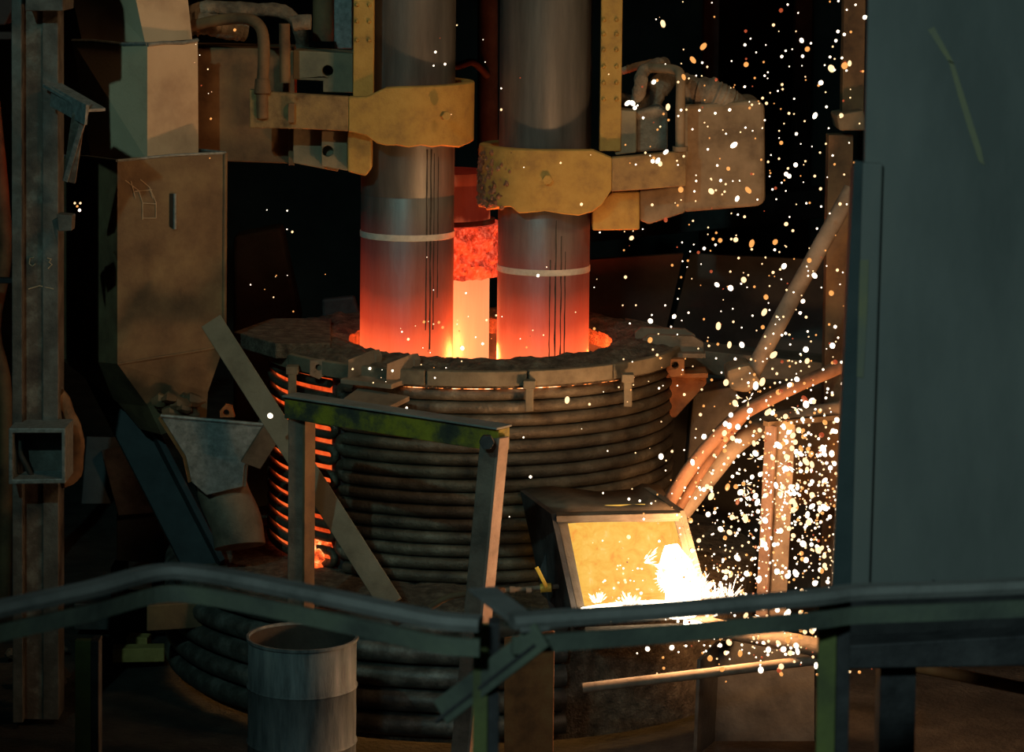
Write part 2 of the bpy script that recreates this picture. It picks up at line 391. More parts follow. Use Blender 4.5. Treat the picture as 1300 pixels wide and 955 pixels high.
# roof --------------------------------------------------------------
HX = P(610, 460, 18.0).x; HC = V((HX, 17.98, 0)); HR = 0.84
roof = thing('furnace_roof', 'crusted round furnace roof plate with an open glowing electrode hole', 'furnace roof', (cz.x, cz.y, ZT))
mb = MB(); NT, NR = 200, 22; vs_ = []; fs_ = []
for i in range(NT):
    a = 2*PI*i/NT
    for k in range(NR):
        t = k/(NR-1); pin = V((HC.x + HR*math.cos(a), HC.y + HR*math.sin(a), 0)); pout = V((cz.x + 1.325*math.cos(a), cz.y + 1.325*math.sin(a), 0))
        p = pin.lerp(pout, t)
        z = 2.085 + 0.035*math.sin(PI*t) + 0.028*noise.fractal(V((p.x*9, p.y*9, 3)), 1, 2, 5)*min(1, t*4+0.5)*min(1, (1-t)*8)
        vs_.append((p.x, p.y, z))
    pin = V((HC.x + HR*math.cos(a), HC.y + HR*math.sin(a), 0))
    vs_.append((pin.x, pin.y, 1.99)); vs_.append((cz.x + 1.325*math.cos(a), cz.y + 1.325*math.sin(a), 1.99))
st = NR + 2
for i in range(NT):
    j = (i+1) % NT
    for k in range(NR-1): fs_.append([i*st+k, i*st+k+1, j*st+k+1, j*st+k])
    fs_.append([i*st, j*st, j*st+NR, i*st+NR]); fs_.append([i*st+NR-1, i*st+NR+1, j*st+NR+1, j*st+NR-1])
    fs_.append([i*st+NR, j*st+NR, j*st+NR+1, i*st+NR+1])
mb.add(vs_, fs_).build('crusted_top', 'slag', roof, smooth=True)
for a0, a1 in ((-200, -146), (-145.4, -101), (-100.4, -75), (-74.4, -50), (-49.4, -8), (-7.4, 40)):
    MB().lathe(cz, [(1.325, 2.005), (1.352, 2.005), (1.352, 2.094), (1.325, 2.10)], 24, D2R(a0), D2R(a1), True).build('rim_segment', 'rim_steel', roof, smooth=True, bevel=0.004)
MB().lathe(cz, [(1.29, 1.984), (1.318, 1.984), (1.318, 2.004), (1.29, 2.004)], 80, D2R(-122), D2R(-40), True).build('hot_seam', 'hot_seam', roof)
# side plate reaching out on the chute side
mb = MB().prism([P(297, 421, 17.75), P(350, 436, 17.2), P(420, 436, 17.4), P(420, 404, 18.4), P(345, 404, 18.4)], (0, 0, -0.095))
mb.build('side_plate', 'slag', roof, bevel=0.008)
# lifting lugs (front): two leaning plates on a base
b = MB().prism([P(432, 481, 16.72), P(497, 488, 16.58), P(536, 474, 16.95), P(470, 466, 17.05)], (0, 0, -0.03)); lbs = b.build('lug_base', 'lug_steel', roof, bevel=0.004)
for xo, yo, Yo in ((0, 0, 16.74), (49, 5, 16.64)):
    mb = MB().prism([P(441+xo, 481+yo, Yo), P(476+xo, 468+yo, Yo+0.14), P(478+xo, 452+yo, Yo+0.14), P(474+xo, 444+yo, Yo+0.14), P(442+xo, 457+yo, Yo)], (0.035, 0.03, 0)); mb.build('lifting_lug', 'lug_steel', lbs, bevel=0.004)
# flat foot bracket under the lugs
MB().prism([P(432, 509, 16.5), P(490, 518, 16.35), P(520, 503, 16.6), P(455, 492, 16.75)], (0, 0, -0.03)).build('foot_bracket', 'lug_steel', roof, bevel=0.004)
b = MB().pix([(393, 458), (412, 457), (413, 476), (405, 482), (393, 477)], 16.98, 0.05, [(404, 467, 4)]); b.build('eye_lug', 'lug_steel', roof, bevel=0.004)
# right lug pair (octagonal plates)
for dx, dy, Yq in ((0, 0, 17.7), (-10, -9, 17.9)):
    MB().pix([(816+dx, 449+dy), (816+dx, 431+dy), (824+dx, 425+dy), (880+dx, 427+dy), (893+dx, 435+dy), (894+dx, 449+dy)], Yq, 0.05).build('lifting_lug', 'lug_steel', roof, bevel=0.005)
MB().pix([(812, 448), (896, 449), (896, 455), (812, 454)], 17.62, 0.4).build('lug_base', 'lug_steel', roof, bevel=0.004)
b = MB().pix([(846, 456), (869, 456), (869, 478), (851, 479), (846, 470)], 17.48, 0.06, [(857, 464, 4.5)]); b.build('eye_lug', 'orange_rust', roof, bevel=0.004)
MB().pix([(850, 479), (897, 476), (897, 487), (858, 530), (850, 530)], 17.72, 0.05).build('gusset', 'orange_rust', roof, bevel=0.004)
MB().pix([(846, 475), (899, 474), (899, 480), (846, 480)], 17.6, 0.25).build('gusset_flange', 'orange_rust', roof, bevel=0.003)

# ================================================================== ELECTRODES AND CLAMP ARMS
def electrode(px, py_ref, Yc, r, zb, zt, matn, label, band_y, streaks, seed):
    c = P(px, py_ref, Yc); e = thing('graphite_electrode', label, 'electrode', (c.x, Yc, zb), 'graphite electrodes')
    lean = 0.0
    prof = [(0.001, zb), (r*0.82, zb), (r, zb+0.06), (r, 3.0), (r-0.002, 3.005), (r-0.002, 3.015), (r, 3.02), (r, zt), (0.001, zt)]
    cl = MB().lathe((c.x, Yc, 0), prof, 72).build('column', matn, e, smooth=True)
    if band_y:
        z = P(px, band_y, Yc - r).z
        MB().lathe((c.x, Yc, 0), [(r+0.0005, z-0.02), (r+0.004, z-0.018), (r+0.004, z+0.018), (r+0.0005, z+0.02)], 72, 0, 2*PI).build('joint_band', 'white_mark', cl, smooth=True)
    for (sx, ya, yb, wpx) in streaks:
        a = -math.acos(max(-1, min(1, (sx - px)*Yc/F/r)))
        za = P(px, ya, Yc-r).z; zb_ = P(px, yb, Yc-r).z; n = 14; vs_ = []; fs_ = []
        rnd = random.Random(sx)
        hw = wpx*Yc/F/2/r
        for i in range(n+1):
            t = i/n; j = rnd.uniform(-0.3, 0.3)*hw; wv = hw*(0.45 + 0.55*rnd.random())
            for sgn in (-1, 1):
                aa = a + j + sgn*wv
                vs_.append((c.x + (r+0.0015)*math.cos(aa), Yc + (r+0.0015)*math.sin(aa), za + (zb_-za)*t))
        for i in range(n): fs_.append([2*i, 2*i+1, 2*i+3, 2*i+2])
        MB().add(vs_, fs_).build('soot_streak', 'streak', cl)
    return c, e
ZTOP = 6.6
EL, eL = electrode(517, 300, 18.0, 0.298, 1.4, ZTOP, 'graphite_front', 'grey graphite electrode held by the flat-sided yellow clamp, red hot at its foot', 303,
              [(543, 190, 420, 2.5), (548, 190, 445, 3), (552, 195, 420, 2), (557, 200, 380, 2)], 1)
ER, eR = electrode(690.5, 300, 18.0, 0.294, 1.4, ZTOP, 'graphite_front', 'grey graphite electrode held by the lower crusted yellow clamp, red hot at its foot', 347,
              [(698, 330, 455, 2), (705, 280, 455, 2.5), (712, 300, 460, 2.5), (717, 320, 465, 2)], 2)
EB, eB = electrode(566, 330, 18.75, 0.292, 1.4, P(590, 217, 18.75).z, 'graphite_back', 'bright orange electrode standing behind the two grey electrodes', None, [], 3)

def strap(pts, thick, name, mat, root, bevel=0.01, jit=0.0, smooth=True):
    """pts: (x, y, ztop, zbot); a solid plate following the path in plan, thickened to the outside"""
    n = len(pts); rings = []
    for i in range(n):
        p = V(pts[i][:2]); a = V(pts[max(0, i-1)][:2]); b = V(pts[min(n-1, i+1)][:2])
        t = (b - a).normalized(); nrm = V((t.y, -t.x))
        zt, zb = pts[i][2], pts[i][3]
        jj = jit*noise.noise(V((p.x*14, p.y*14, 1.7))) if jit else 0
        q = p + nrm*(thick + abs(jj)*0.5)
        rings.append([V((p.x, p.y, zb + jj)), V((q.x, q.y, zb + jj*1.4)), V((q.x, q.y, zt)), V((p.x, p.y, zt))])
    return MB().loft(rings).build(name, mat, root, bevel=bevel, smooth=smooth)

# ---- left clamp arm
Yf = 17.58
def zat(py, Y=Yf): return P(480, py, Y).z
la = thing('electrode_clamp', 'yellow flat-sided clamp arm gripping the electrode beside the chute', 'clamp', (EL.x - 0.9, 18.2, P(380, 215, 18).z), 'electrode clamp arms')
pts = []
for px, yt, yb in ((318, 114, 163), (340, 117, 163), (400, 120, 164), (443, 122, 166), (466, 122, 170), (480, 115, 181), (491, 110, 183), (505, 109, 184)):
    q = P(px, 150, Yf); pts.append((q.x, Yf, zat(yt), zat(yb)))
ri = 0.345
a_start = -90
for i in range(15):
    a = D2R(-88 + i*(88+50)/14)
    pts.append((EL.x + ri*math.cos(a), EL.y + ri*math.sin(a), zat(108.5 - 2*i/14), zat(186 - 2*math.sin(i))))
# keep the flat front tangent to the arc
pts = [(x, min(y, Yf + 0.0) if i < 8 else y + (Yf - (EL.y - ri))*max(0, 1-(i-8)/6), zt, zb) for i, (x, y, zt, zb) in enumerate(pts)]
yk = strap(pts[3:], 0.075, 'yoke', 'yellow_paint', la, 0.008, 0.012)
strap(pts[:4], 0.075, 'neck', 'dusty_shaded_yellow', la, 0.006)
def hexbolt(c, r, h, root, mat='yellow_paint', nrm=(0, -1, 0)):
    nrm = V(nrm).normalized(); c = V(c)
    a = nrm.cross(V((0, 0, 1))).normalized(); b = nrm.cross(a)
    ring = lambda q, rad: [q + a*rad*math.cos(PI/3*k) + b*rad*math.sin(PI/3*k) for k in range(6)]
    MB().loft([ring(c - nrm*0.02, r), ring(c + nrm*h, r)]).build('bolt_head', mat, root, bevel=0.002)
hexbolt(P(565, 147, 17.48) , 0.03, 0.03, yk, nrm=(0.35, -1, 0))
# box beam behind with its blocks
MB().loft([[P(232, 60, 18.0), P(368, 62, 18.0), P(368, 208, 18.0), P(232, 203, 18.0)], [P(232, 60, 18.0)+V((0, .6, 0)), P(368, 62, 18)+V((0, .6, 0)), P(368, 208, 18)+V((0, .6, 0)), P(232, 203, 18)+V((0, .6, 0))]]).build('box_beam', 'brown_beam', la, bevel=0.01)
MB().loft([[P(366, 64, 17.9), P(374, 64, 17.9), P(374, 210, 17.9), P(366, 210, 17.9)], [P(366, 64, 18.5), P(374, 64, 18.5), P(374, 210, 18.5), P(366, 210, 18.5)]]).build('end_flange', 'brown_beam', la, bevel=0.004)
bk = MB().pix([(372, 64), (448, 68), (448, 118), (410, 117), (410, 103), (372, 101)], 17.78, 0.42, [(416, 90, 7)]).build('bearing_block', 'block_steel', la, bevel=0.006)
MB().pix([(409, 82), (424, 82), (424, 98), (409, 98)], 17.98, 0.02).build('bore_shade_plate', 'hole_shade', bk)
MB().pix([(372, 160), (429, 165), (429, 218), (372, 207)], 17.8, 0.42).build('lower_block', 'block_steel', la, bevel=0.006)
bk = MB().pix([(408, 166), (441, 166), (441, 217), (408, 211)], 17.72, 0.4, [(416, 192, 7)]).build('bearing_block', 'block_steel', la, bevel=0.006)
MB().pix([(409, 184), (424, 184), (424, 200), (409, 200)], 17.9, 0.02).build('bore_shade_plate', 'hole_shade', bk)
MB().pix([(441, 166), (472, 168), (472, 214), (464, 224), (441, 218)], 17.62, 0.13).build('contact_shoe', 'yellow_paint', la, bevel=0.012)
# riser pipe welded on the neck
MB().tube(bez([P(333, 150, 17.5), P(333, 110, 17.5), P(335, 60, 17.5), P(330, 34, 17.55), P(312, 24, 17.6), P(275, 26, 17.7), P(240, 34, 17.8)], 40), S(7.5, 17.5), 14, jitter=0.04).build('cooling_pipe', 'brown_beam', la, smooth=True)
MB().tube([P(333, 118, 17.5), P(333, 100, 17.5)], [S(11, 17.5), S(9, 17.5)], 16).build('pipe_collar', 'brown_beam', la, smooth=True)
MB().tube([P(362, 105, 17.6), P(361, 30, 17.6)], S(7, 17.6), 12).build('cooling_pipe', 'brown_beam', la, smooth=True)
MB().box(P(370, 143, 17.49), (0.04, 0.05, 0.12)).build('cleat', 'brown_beam', la, bevel=0.004)
MB().tube(bez([P(372, 30, 17.75), P(385, 28, 17.75), P(395, 28, 17.75)], 8), S(10, 17.7), 12).build('hose_union', 'dusty_cloth', la, smooth=True)
# wrapped hoses on the arm
def wrapped(name, path, r, label, root, mat='dusty_cloth', seed=0, n=40):
    p = bez(path, n); rr = [r*(1 + 0.16*noise.noise(V((i*0.55, seed*3.1, 0))) + (0.05 if i % 5 == 0 else 0)) for i in range(len(p))]
    o = MB().tube(p, rr, 16, jitter=0.22, seed=seed).build(name, mat, root, smooth=True)
    o['label'] = label; return o
wrapped('wrapped_hose', [P(232, 20, 17.9), P(262, 10, 17.9), P(310, 12, 17.95), P(355, 14, 18.0), P(378, 30, 18.05), P(384, 58, 18.2)], S(9, 18), 'dusty wrapped hose arching over the beam behind the chute top', la, seed=1)
wrapped('wrapped_hose', [P(228, 34, 17.85), P(256, 30, 17.85), P(285, 36, 17.9), P(312, 40, 17.95)], S(14, 18), 'thick sagging wrapped hose bundle lying beside the bent riser pipe', la, seed=2)

# ---- right clamp arm
ra = thing('electrode_clamp', 'yellow rounded clamp arm with slag crust gripping the right-hand electrode', 'clamp', (ER.x + 1.0, 18.2, P(900, 265, 18).z), 'electrode clamp arms')
ra['label'] = 'yellow rounded clamp arm with slag-crusted lower edge, hung lower than the flat-sided one'
pts = []
ro = 0.34
for i in range(19):
    a = D2R(-228 + i*(228-90)/18)
    e = 1 - i/18
    pts.append((ER.x + ro*math.cos(a) - 0.02*0, ER.y + ro*math.sin(a), P(690, 190 , 17.6).z, P(690, 268, 17.6).z - 0.012*math.sin(i*1.3)))
for px, yt, yb in ((715, 190, 270), (735, 190, 271), (752, 190, 270), (764, 195, 262), (776, 200, 243), (810, 197, 241), (870, 191, 236)):
    q = P(px, 220, 17.66); pts.append((q.x, 17.66, P(px, yt, 17.6).z, P(px, yb, 17.6).z))
yk = strap(pts[:-2], 0.075, 'yoke', 'yellow_paint', ra, 0.008, 0.03)
strap(pts[-3:], 0.074, 'neck', 'dusty_shaded_yellow', ra, 0.006)
hexbolt(P(695, 228, 17.58), 0.032, 0.03, yk)
# crust hanging on the furnace side of the collar
mb = MB()
rnd = random.Random(4)
for i in range(240):
    a = D2R(rnd.triangular(-210, -118, -175)); zt = P(690, 190, 17.6).z; zb = P(690, 268, 17.6).z
    t = rnd.random()**0.6; z = zt + (zb - zt)*t
    rad = ro + 0.075; s_ = rnd.uniform(0.006, 0.02)
    c = V((ER.x + rad*math.cos(a), ER.y + rad*math.sin(a), z))
    mb.tube([c + V((0, 0, -s_)), c + V((0, 0, -s_*.3)), c + V((0, 0, s_*.5)), c + V((0, 0, s_))], [s_*.3, s_, s_*.8, s_*.2], 7, jitter=0.5, seed=i)
mb.build('slag_crust', 'crust', yk, smooth=True)['kind'] = 'stuff'
MB().pix([(868, 134), (962, 127), (971, 133), (972, 255), (965, 262), (868, 270)], 17.85, 0.6).build('box_beam', 'dusty_beam', ra, bevel=0.03)
MB().pix([(752, 262), (778, 244), (812, 243), (812, 292), (752, 293)], 17.75, 0.35).build('contact_shoe', 'yellow_paint', ra, bevel=0.012)
MB().pix([(812, 242), (870, 236), (870, 270), (824, 285), (812, 280)], 17.85, 0.5).build('lower_block', 'dusty_beam', ra, bevel=0.012)
MB().tube([P(863.5, 192, 17.62), P(863.5, 186, 17.62)], S(10, 17.6), 16).build('pipe_flange', 'dusty_beam', ra, smooth=True)
MB().tube(bez([P(863.5, 188, 17.62), P(863.5, 140, 17.62), P(864, 100, 17.62), P(860, 90, 17.7), P(845, 87, 17.8), P(822, 86, 17.95)], 30), S(6.2, 17.6), 14, jitter=0.03).build('cooling_pipe', 'dusty_beam', ra, smooth=True)
MB().pix([(781, 139), (808, 141), (808, 194), (781, 197)], 17.72, 0.4).build('bearing_block', 'block_steel', ra, bevel=0.008)
MB().pix([(806, 142), (838, 134), (848, 142), (848, 191), (806, 194)], 17.8, 0.4).build('wrapped_block', 'dusty_cloth', ra, bevel=0.02)
wrapped('wrapped_hose', [P(790, 125, 18.0), P(806, 128, 17.9), P(813, 110, 17.85), P(815, 92, 17.9), P(828, 84, 18.0), P(843, 80, 18.15), P(838, 95, 18.3)], S(8, 18), 'dusty hose elbow looped above the small bearing block', ra, 'dusty_cloth', 3)
wrapped('wrapped_hose', [P(800, 150, 18.05), P(822, 130, 18.05), P(838, 108, 18.1), P(846, 96, 18.2)], S(14, 18), 'fat dusty cloth wrap behind the looped hose elbow', ra, 'dusty_cloth', 4)
wrapped('wrapped_hose', [P(785, 92, 18.3), P(802, 86, 18.3), P(825, 80, 18.35), P(842, 78, 18.4)], S(5, 18), 'thin dusty hose running level with the looped elbow', ra, 'dusty_cloth', 6)
wrapped('wrapped_hose', [P(868, 112, 18.0), P(895, 118, 17.95), P(918, 128, 17.95), P(938, 142, 18.0)], S(19, 18), 'wide dusty cloth bundle draped over the box beam end', ra, 'dusty_cloth', 5)

# ---- rear clamp
rc = thing('electrode_clamp', 'red hot crusted clamp ring on the rear electrode between the grey ones', 'clamp', (EB.x, EB.y, P(600, 360, 18.4).z), 'electrode clamp arms')
zt, zb = P(600, 290, 18.4).z, P(600, 357, 18.4).z
rb = 0.365
def cj(p, k, a):
    if k in (0, 14): return p
    d = V((p.x - EB.x, p.y - EB.y, 0)).normalized()
    return p + d*0.035*noise.fractal(p*16, 1, 2, 4) + V((0, 0, 0.012*noise.noise(p*18)))
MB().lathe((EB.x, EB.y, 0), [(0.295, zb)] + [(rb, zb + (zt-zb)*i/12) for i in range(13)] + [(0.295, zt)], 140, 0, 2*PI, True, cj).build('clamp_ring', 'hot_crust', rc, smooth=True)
MB().lathe((EB.x, EB.y, 0), [(0.294, zt), (0.325, zt), (0.325, zt+0.03), (0.294, zt+0.03)], 60, 0, 2*PI, True).build('upper_ring', 'brown_beam', rc, smooth=True)
MB().box((EB.x, EB.y + 0.79, (zt+zb)/2 + 0.1), (0.4, 0.9, 0.3)).build('arm_beam', 'brown_beam', rc, bevel=0.01)

# ---- masts: riveted yellow flats that carry the arms, and round masts behind
def mast(px0, px1, y_bot, Y, label, rows, col2=True):
    p0 = P((px0+px1)/2, y_bot, Y); wd = S(px1-px0, Y)
    t = thing('mast_bar', label, 'mast', (p0.x, Y+0.06, p0.z), 'riveted mast bars')
    fb = MB().box((p0.x, Y+0.05, (p0.z+6.6)/2), (wd, 0.10, 6.6-p0.z)).build('flat_bar', 'yellow_paint', t, bevel=0.006)
    for yy in rows:
        for fx in (0.2, 0.8):
            c = P(px0 + (px1-px0)*fx, yy, Y)
            MB().tube([c + V((0, 0.01, 0)), c + V((0, -0.006, 0)), c + V((0, -0.014, 0))], [0.016, 0.014, 0.006], 10).build('rivet', 'yellow_paint', fb, smooth=True)
    return t
mast(448, 474, 124, 17.585, 'yellow riveted mast bar standing on the flat-sided clamp', [6, 27, 51])
mast(761, 788, 192, 17.70, 'yellow riveted mast bar standing on the crusted clamp', [25, 43, 63, 84, 105, 126])
def col_obj(name, px0, px1, py0, py1, Y, mat, label, cat, r=None):
    a = P((px0+px1)/2, py1, Y); b = P((px0+px1)/2, py0, Y); wd = S(px1-px0, Y)
    return tag(MB().tube([a, a + (b-a)*0.02, b], [wd/2*1.06, wd/2, wd/2], 24).build(name, mat, smooth=True), label, cat)
col_obj('guide_column', 397, 424, -120, 52, 18.5, 'brown_beam', 'brown round guide column standing on the beam behind the hoses', 'column')
tag(MB().pix([(424, -120), (447, -120), (447, 62), (424, 62)], 18.25, 0.2).build('guide_plate', 'galvanised', bevel=0.006), 'teal grey guide plate between brown column and riveted bar', 'plate')
gc = thing('guide_column', 'dark round column standing behind the gap between the electrodes', 'column', P(619, 218, 19.3))
MB().tube([P(619, 218, 19.3), P(619, 214, 19.3), P(619, -120, 19.3)], [S(14, 19.3), S(13, 19.3), S(13, 19.3)], 24).build('shaft', 'black_steel', gc, smooth=True)
MB().tube(bez([P(619, 96, 19.22), P(600, 79, 19.1), P(575, 84, 19.0), P(560, 60, 19.0), P(556, -60, 19.0)], 24), S(5, 19), 10).build('cable', 'cable', gc, smooth=True)

# ================================================================== CHARGING CHUTE
ch = thing('charging_chute', 'rust brown sheet metal charging chute with open box and tapered foot', 'chute', (P(190, 520, 17.4).x, 17.5, P(190, 545, 17.4).z))
def ringpts(N, Rr, L): 
    N, Rr, L = P(*N), P(*Rr), P(*L); B = L + Rr - N; return [N, Rr, B, L]
MB().loft([ringpts((160, -60, 17.35), (232, -60, 17.6), (80, -60, 17.8)), ringpts((184, 54, 17.42), (244, 50, 17.6), (104, 52, 17.78))], False, False).build('feed_duct', 'chute_paint', ch, solid=0.012)
u0 = ringpts((187, 57, 17.30), (251, 52, 17.56), (92, 52, 17.75)); u1 = ringpts((187, 204, 17.30), (252, 200, 17.56), (115, 198, 17.72))
ub = MB().loft([u0, u1], False, False).build('upper_box', 'chute_paint', ch, solid=0.012)
for a, b in ((u0[0], u0[1]), (u0[3], u0[0])):
    MB().tube([a, a.lerp(b, 0.3) + V((0, 0, 0.006)), a.lerp(b, 0.7) - V((0, 0, 0.004)), b + V((0, 0, 0.006))], 0.012, 8).build('weld_edge', 'galvanised', ub, smooth=True)
l0 = ringpts((149, 204, 17.10), (286, 194, 17.38), (76, 198, 17.75)); l1 = ringpts((149, 462, 17.10), (284, 440, 17.38), (76, 455, 17.75))
l2 = ringpts((188, 516, 17.25), (264, 498, 17.38), (150, 512, 17.6)); l3 = ringpts((205, 552, 17.3), (262, 530, 17.4), (178, 545, 17.55))
lbx = MB().loft([l0, l1], False, False).build('lower_box', 'chute_rust', ch, solid=0.014)
MB().loft([l1, l2, l3], False, False).build('tapered_foot', 'chute_rust', ch, solid=0.014)
for a, b in ((l0[0], l0[1]), (l0[3], l0[0]), (l0[1], l0[2])):
    MB().tube([a, a.lerp(b, 0.5) + V((0, 0, 0.008)), b], 0.009, 8).build('rolled_edge', 'galvanised', lbx, smooth=True)
MB().tube([l0[1], l1[1]], 0.014, 8, jitter=0.3).build('weld_seam', 'chute_rust', lbx, smooth=True)
MB().tube([l1[0], l1[0].lerp(l1[1], .5) + V((0, -.003, 0)), l1[1]], 0.008, 8, jitter=0.3).build('weld_seam', 'chute_rust', lbx, smooth=True)
def onface(px, py, off=0.004):
    t = (px - 149)/(286-149); return P(px, py, 17.10 + 0.28*t - off)
def stroke(pts, root, fn, r=0.0035, name='chalk_mark', mat='chalk'):
    MB().tube([fn(x, y) for x, y in pts], r, 6).build(name, mat, root)
for pts in ([(159, 229), (176, 242), (181, 258), (181, 279)], [(178, 228), (190, 238), (198, 257), (198, 277)], [(181, 258), (198, 259)], [(171, 243), (193, 241)], [(181, 277), (198, 277)], [(166, 230), (172, 252)], [(190, 240), (194, 252)]):
    stroke(pts, lbx, onface)
MB().tube([onface(222, 246, 0.01), onface(222, 291, 0.01)], 0.012, 10).build('handle_bar', 'galvanised', lbx, smooth=True)
MB().beam(onface(217.5, 246, 0.004), onface(217.5, 288, 0.004), 0.02, 0.01, (0, 1, 0)).build('slot_shade', 'hole_shade', lbx)  # near-black bar painted in for the shaded opening
# support leg running down under the chute
lg = MB(); lg.beam(P(120, 445, 17.95), P(262, 722, 17.35), 0.26, 0.05, (0.3, -1, 0.2)); lg.beam(P(138, 438, 17.9), P(282, 718, 17.3), 0.04, 0.22, (0.3, -1, 0.2))
lg.build('support_leg', 'blue_steel', ch, bevel=0.006)['label'] = 'dark slanting steel channel leg'
# galvanised trough under the chute
tr = thing('discharge_trough', 'grey galvanised trough hanging below the rusty chute foot', 'trough', (P(280, 690, 17.0).x, 17.2, P(280, 705, 17.0).z))
MB().pix([(204, 529), (341, 541), (330, 560), (310, 592), (308, 618), (262, 629), (243, 612), (236, 580)], 16.95, 0.03).build('front_plate', 'galvanised', tr, bevel=0.004)
MB().loft([[P(204, 529, 16.97), P(236, 580, 16.97), P(243, 612, 16.97)], [P(215, 520, 17.5), P(240, 570, 17.5), P(246, 600, 17.5)]], False, False, False).build('side_plate', 'orange_rust', tr, solid=0.02)
MB().loft([[P(341, 541, 16.97), P(310, 592, 16.97), P(308, 618, 16.97)], [P(335, 520, 17.45), P(312, 570, 17.45), P(310, 600, 17.45)]], False, False, False).build('side_plate', 'box_plate', tr, solid=0.02)
MB().tube(bez([P(275, 590, 17.2), P(285, 630, 17.15), P(300, 665, 17.05), P(304, 694, 17.0)], 14), [S(36, 17.1)]*2 + [S(36, 17.1)]*8 + [S(31, 17.1)]*20 if False else S(33, 17.1), 24, jitter=0.04).build('spout_pipe', 'box_plate', tr, smooth=True)
MB().tube([P(204, 528, 16.95), P(341, 540, 16.95)], 0.012, 8).build('rolled_edge', 'galvanised', tr, smooth=True)
mb = MB()
rnd = random.Random(9)
for i in range(24):
    c = P(rnd.uniform(205, 258), rnd.uniform(508, 528), rnd.uniform(17.05, 17.3)); s_ = rnd.uniform(0.03, 0.07)
    mb.tube([c + V((-s_, 0, 0)), c + V((-s_*.3, 0, .01)), c + V((s_*.5, 0, 0)), c + V((s_, 0, 0))], [s_*.3, s_*.7, s_*.6, s_*.2], 7, jitter=0.5, seed=i)
o = mb.build('scrap_charge', 'chute_rust', ch, smooth=True); o['kind'] = 'stuff'
# lug ring beside the trough
tg = MB().pix([(279, 522), (286, 514), (294, 516), (298, 530), (279, 530)], 17.15, 0.05, [(287, 524, 4)]).build('lifting_eye', 'orange_rust', tr, bevel=0.006)

# dark cabinet on a stand by the column
cb = thing('control_hopper', 'dark blue sheet steel hopper on a stand behind the handrail', 'hopper', (P(160, 720, 18.75).x, 18.75, 0))
MB().loft([[P(110, 554, 18.65), P(185, 556, 18.65), P(185, 556, 19.15), P(110, 554, 19.15)], [P(103, 640, 18.45), P(142, 640, 18.45), P(142, 640, 19.15), P(103, 640, 19.15)]]).build('left_bin', 'blue_steel', cb, bevel=0.006)
MB().loft([[P(128, 572, 18.50), P(190, 558, 18.50), P(190, 558, 19.15), P(128, 572, 19.15)], [P(150, 655, 18.40), P(212, 650, 18.40), P(212, 650, 19.15), P(150, 655, 19.15)]]).build('right_bin', 'dark_steel', cb, bevel=0.006)
MB().pix([(148, 652), (208, 650), (208, 716), (148, 712)], 18.45, 0.5).build('lower_box', 'blue_steel', cb, bevel=0.006)
ba = P(150, 760, 18.75); MB().box((ba.x, 18.80, ba.z/2), (0.55, 0.4, ba.z)).build('plinth', 'dark_steel', cb, bevel=0.01)
for px in (152, 204):
    a = P(px, 714, 18.70); MB().box((a.x, a.y, a.z/2), (0.08, 0.3, a.z)).build('leg', 'dark_steel', cb, bevel=0.004)

# ================================================================== LEFT COLUMN
YC = 16.6
base = P(48, 820, YC)
co = thing('steel_column', 'weathered steel H column with a square socket box and chalk marks', 'column', (base.x, YC, 0))
xl, xm0, xm1, xr = P(20, 400, YC).x, P(33, 400, YC).x, P(56, 400, YC).x, P(76, 400, YC).x
hb = 6.8
MB().box(((xl+xm0)/2, YC+0.02, hb/2), (xm0-xl, 0.30, hb)).build('flange', 'column_steel', co, bevel=0.005)
MB().box(((xm1+xr)/2 + 0.0, YC+0.05, hb/2), (xr-xm1, 0.22, hb)).build('flange', 'column_steel', co, bevel=0.005)
MB().box(((xm0+xm1)/2, YC+0.0, hb/2), (xm1-xm0+0.02, 0.10, hb)).build('web', 'column_web', co)
MB().pix([(32, -80), (80, -80), (80, 14), (32, 14)], YC-0.25, 0.4).build('cap_plate', 'column_steel', co, bevel=0.006)
YS = YC - 0.32
sock = MB()
sock.pix([(11, 545), (83, 545), (83, 614), (11, 614)], YS, 0.3); sb = MB()
sb = MB(); pts_o = [(11, 544), (83, 544), (83, 614), (11, 615)]; pts_i = [(16, 550), (78, 550), (78, 608), (16, 609)]
sb.prism([P(x, y, YS) for x, y in pts_o], (0, 0.3, 0), [[P(x, y, YS) for x, y in pts_i]]).build('socket_box', 'galvanised', co, bevel=0.005)
MB().pix([(14, 548), (80, 548), (80, 611), (14, 611)], YS+0.24, 0.03).build('socket_back', 'column_steel', co)
MB().tube(bez([P(24, 552, YS+.12), P(26, 575, YS+.12), P(34, 592, YS+.12), P(41, 607, YS+.14)], 16), 0.016, 8).build('cable', 'cable', co, smooth=True)
colf = lambda x, y: P(x, y, YC - 0.062) if x > 55 else P(x, y, YC - 0.053)
for pts in ([(43, 327), (38, 328), (37, 335), (41, 338), (45, 335)], [(60, 328), (65, 329), (62, 333), (66, 336), (61, 341)], [(36, 367), (50, 363), (68, 367)]):
    stroke(pts, co, colf, 0.004)
b = MB(); b.pix([(72, 272), (92, 274), (91, 293), (74, 294)], YC-0.3, 0.12); b.pix([(66, 280), (74, 276), (74, 318)], YC-0.25, 0.1); b.build('side_cleat', 'column_steel', co, bevel=0.004)
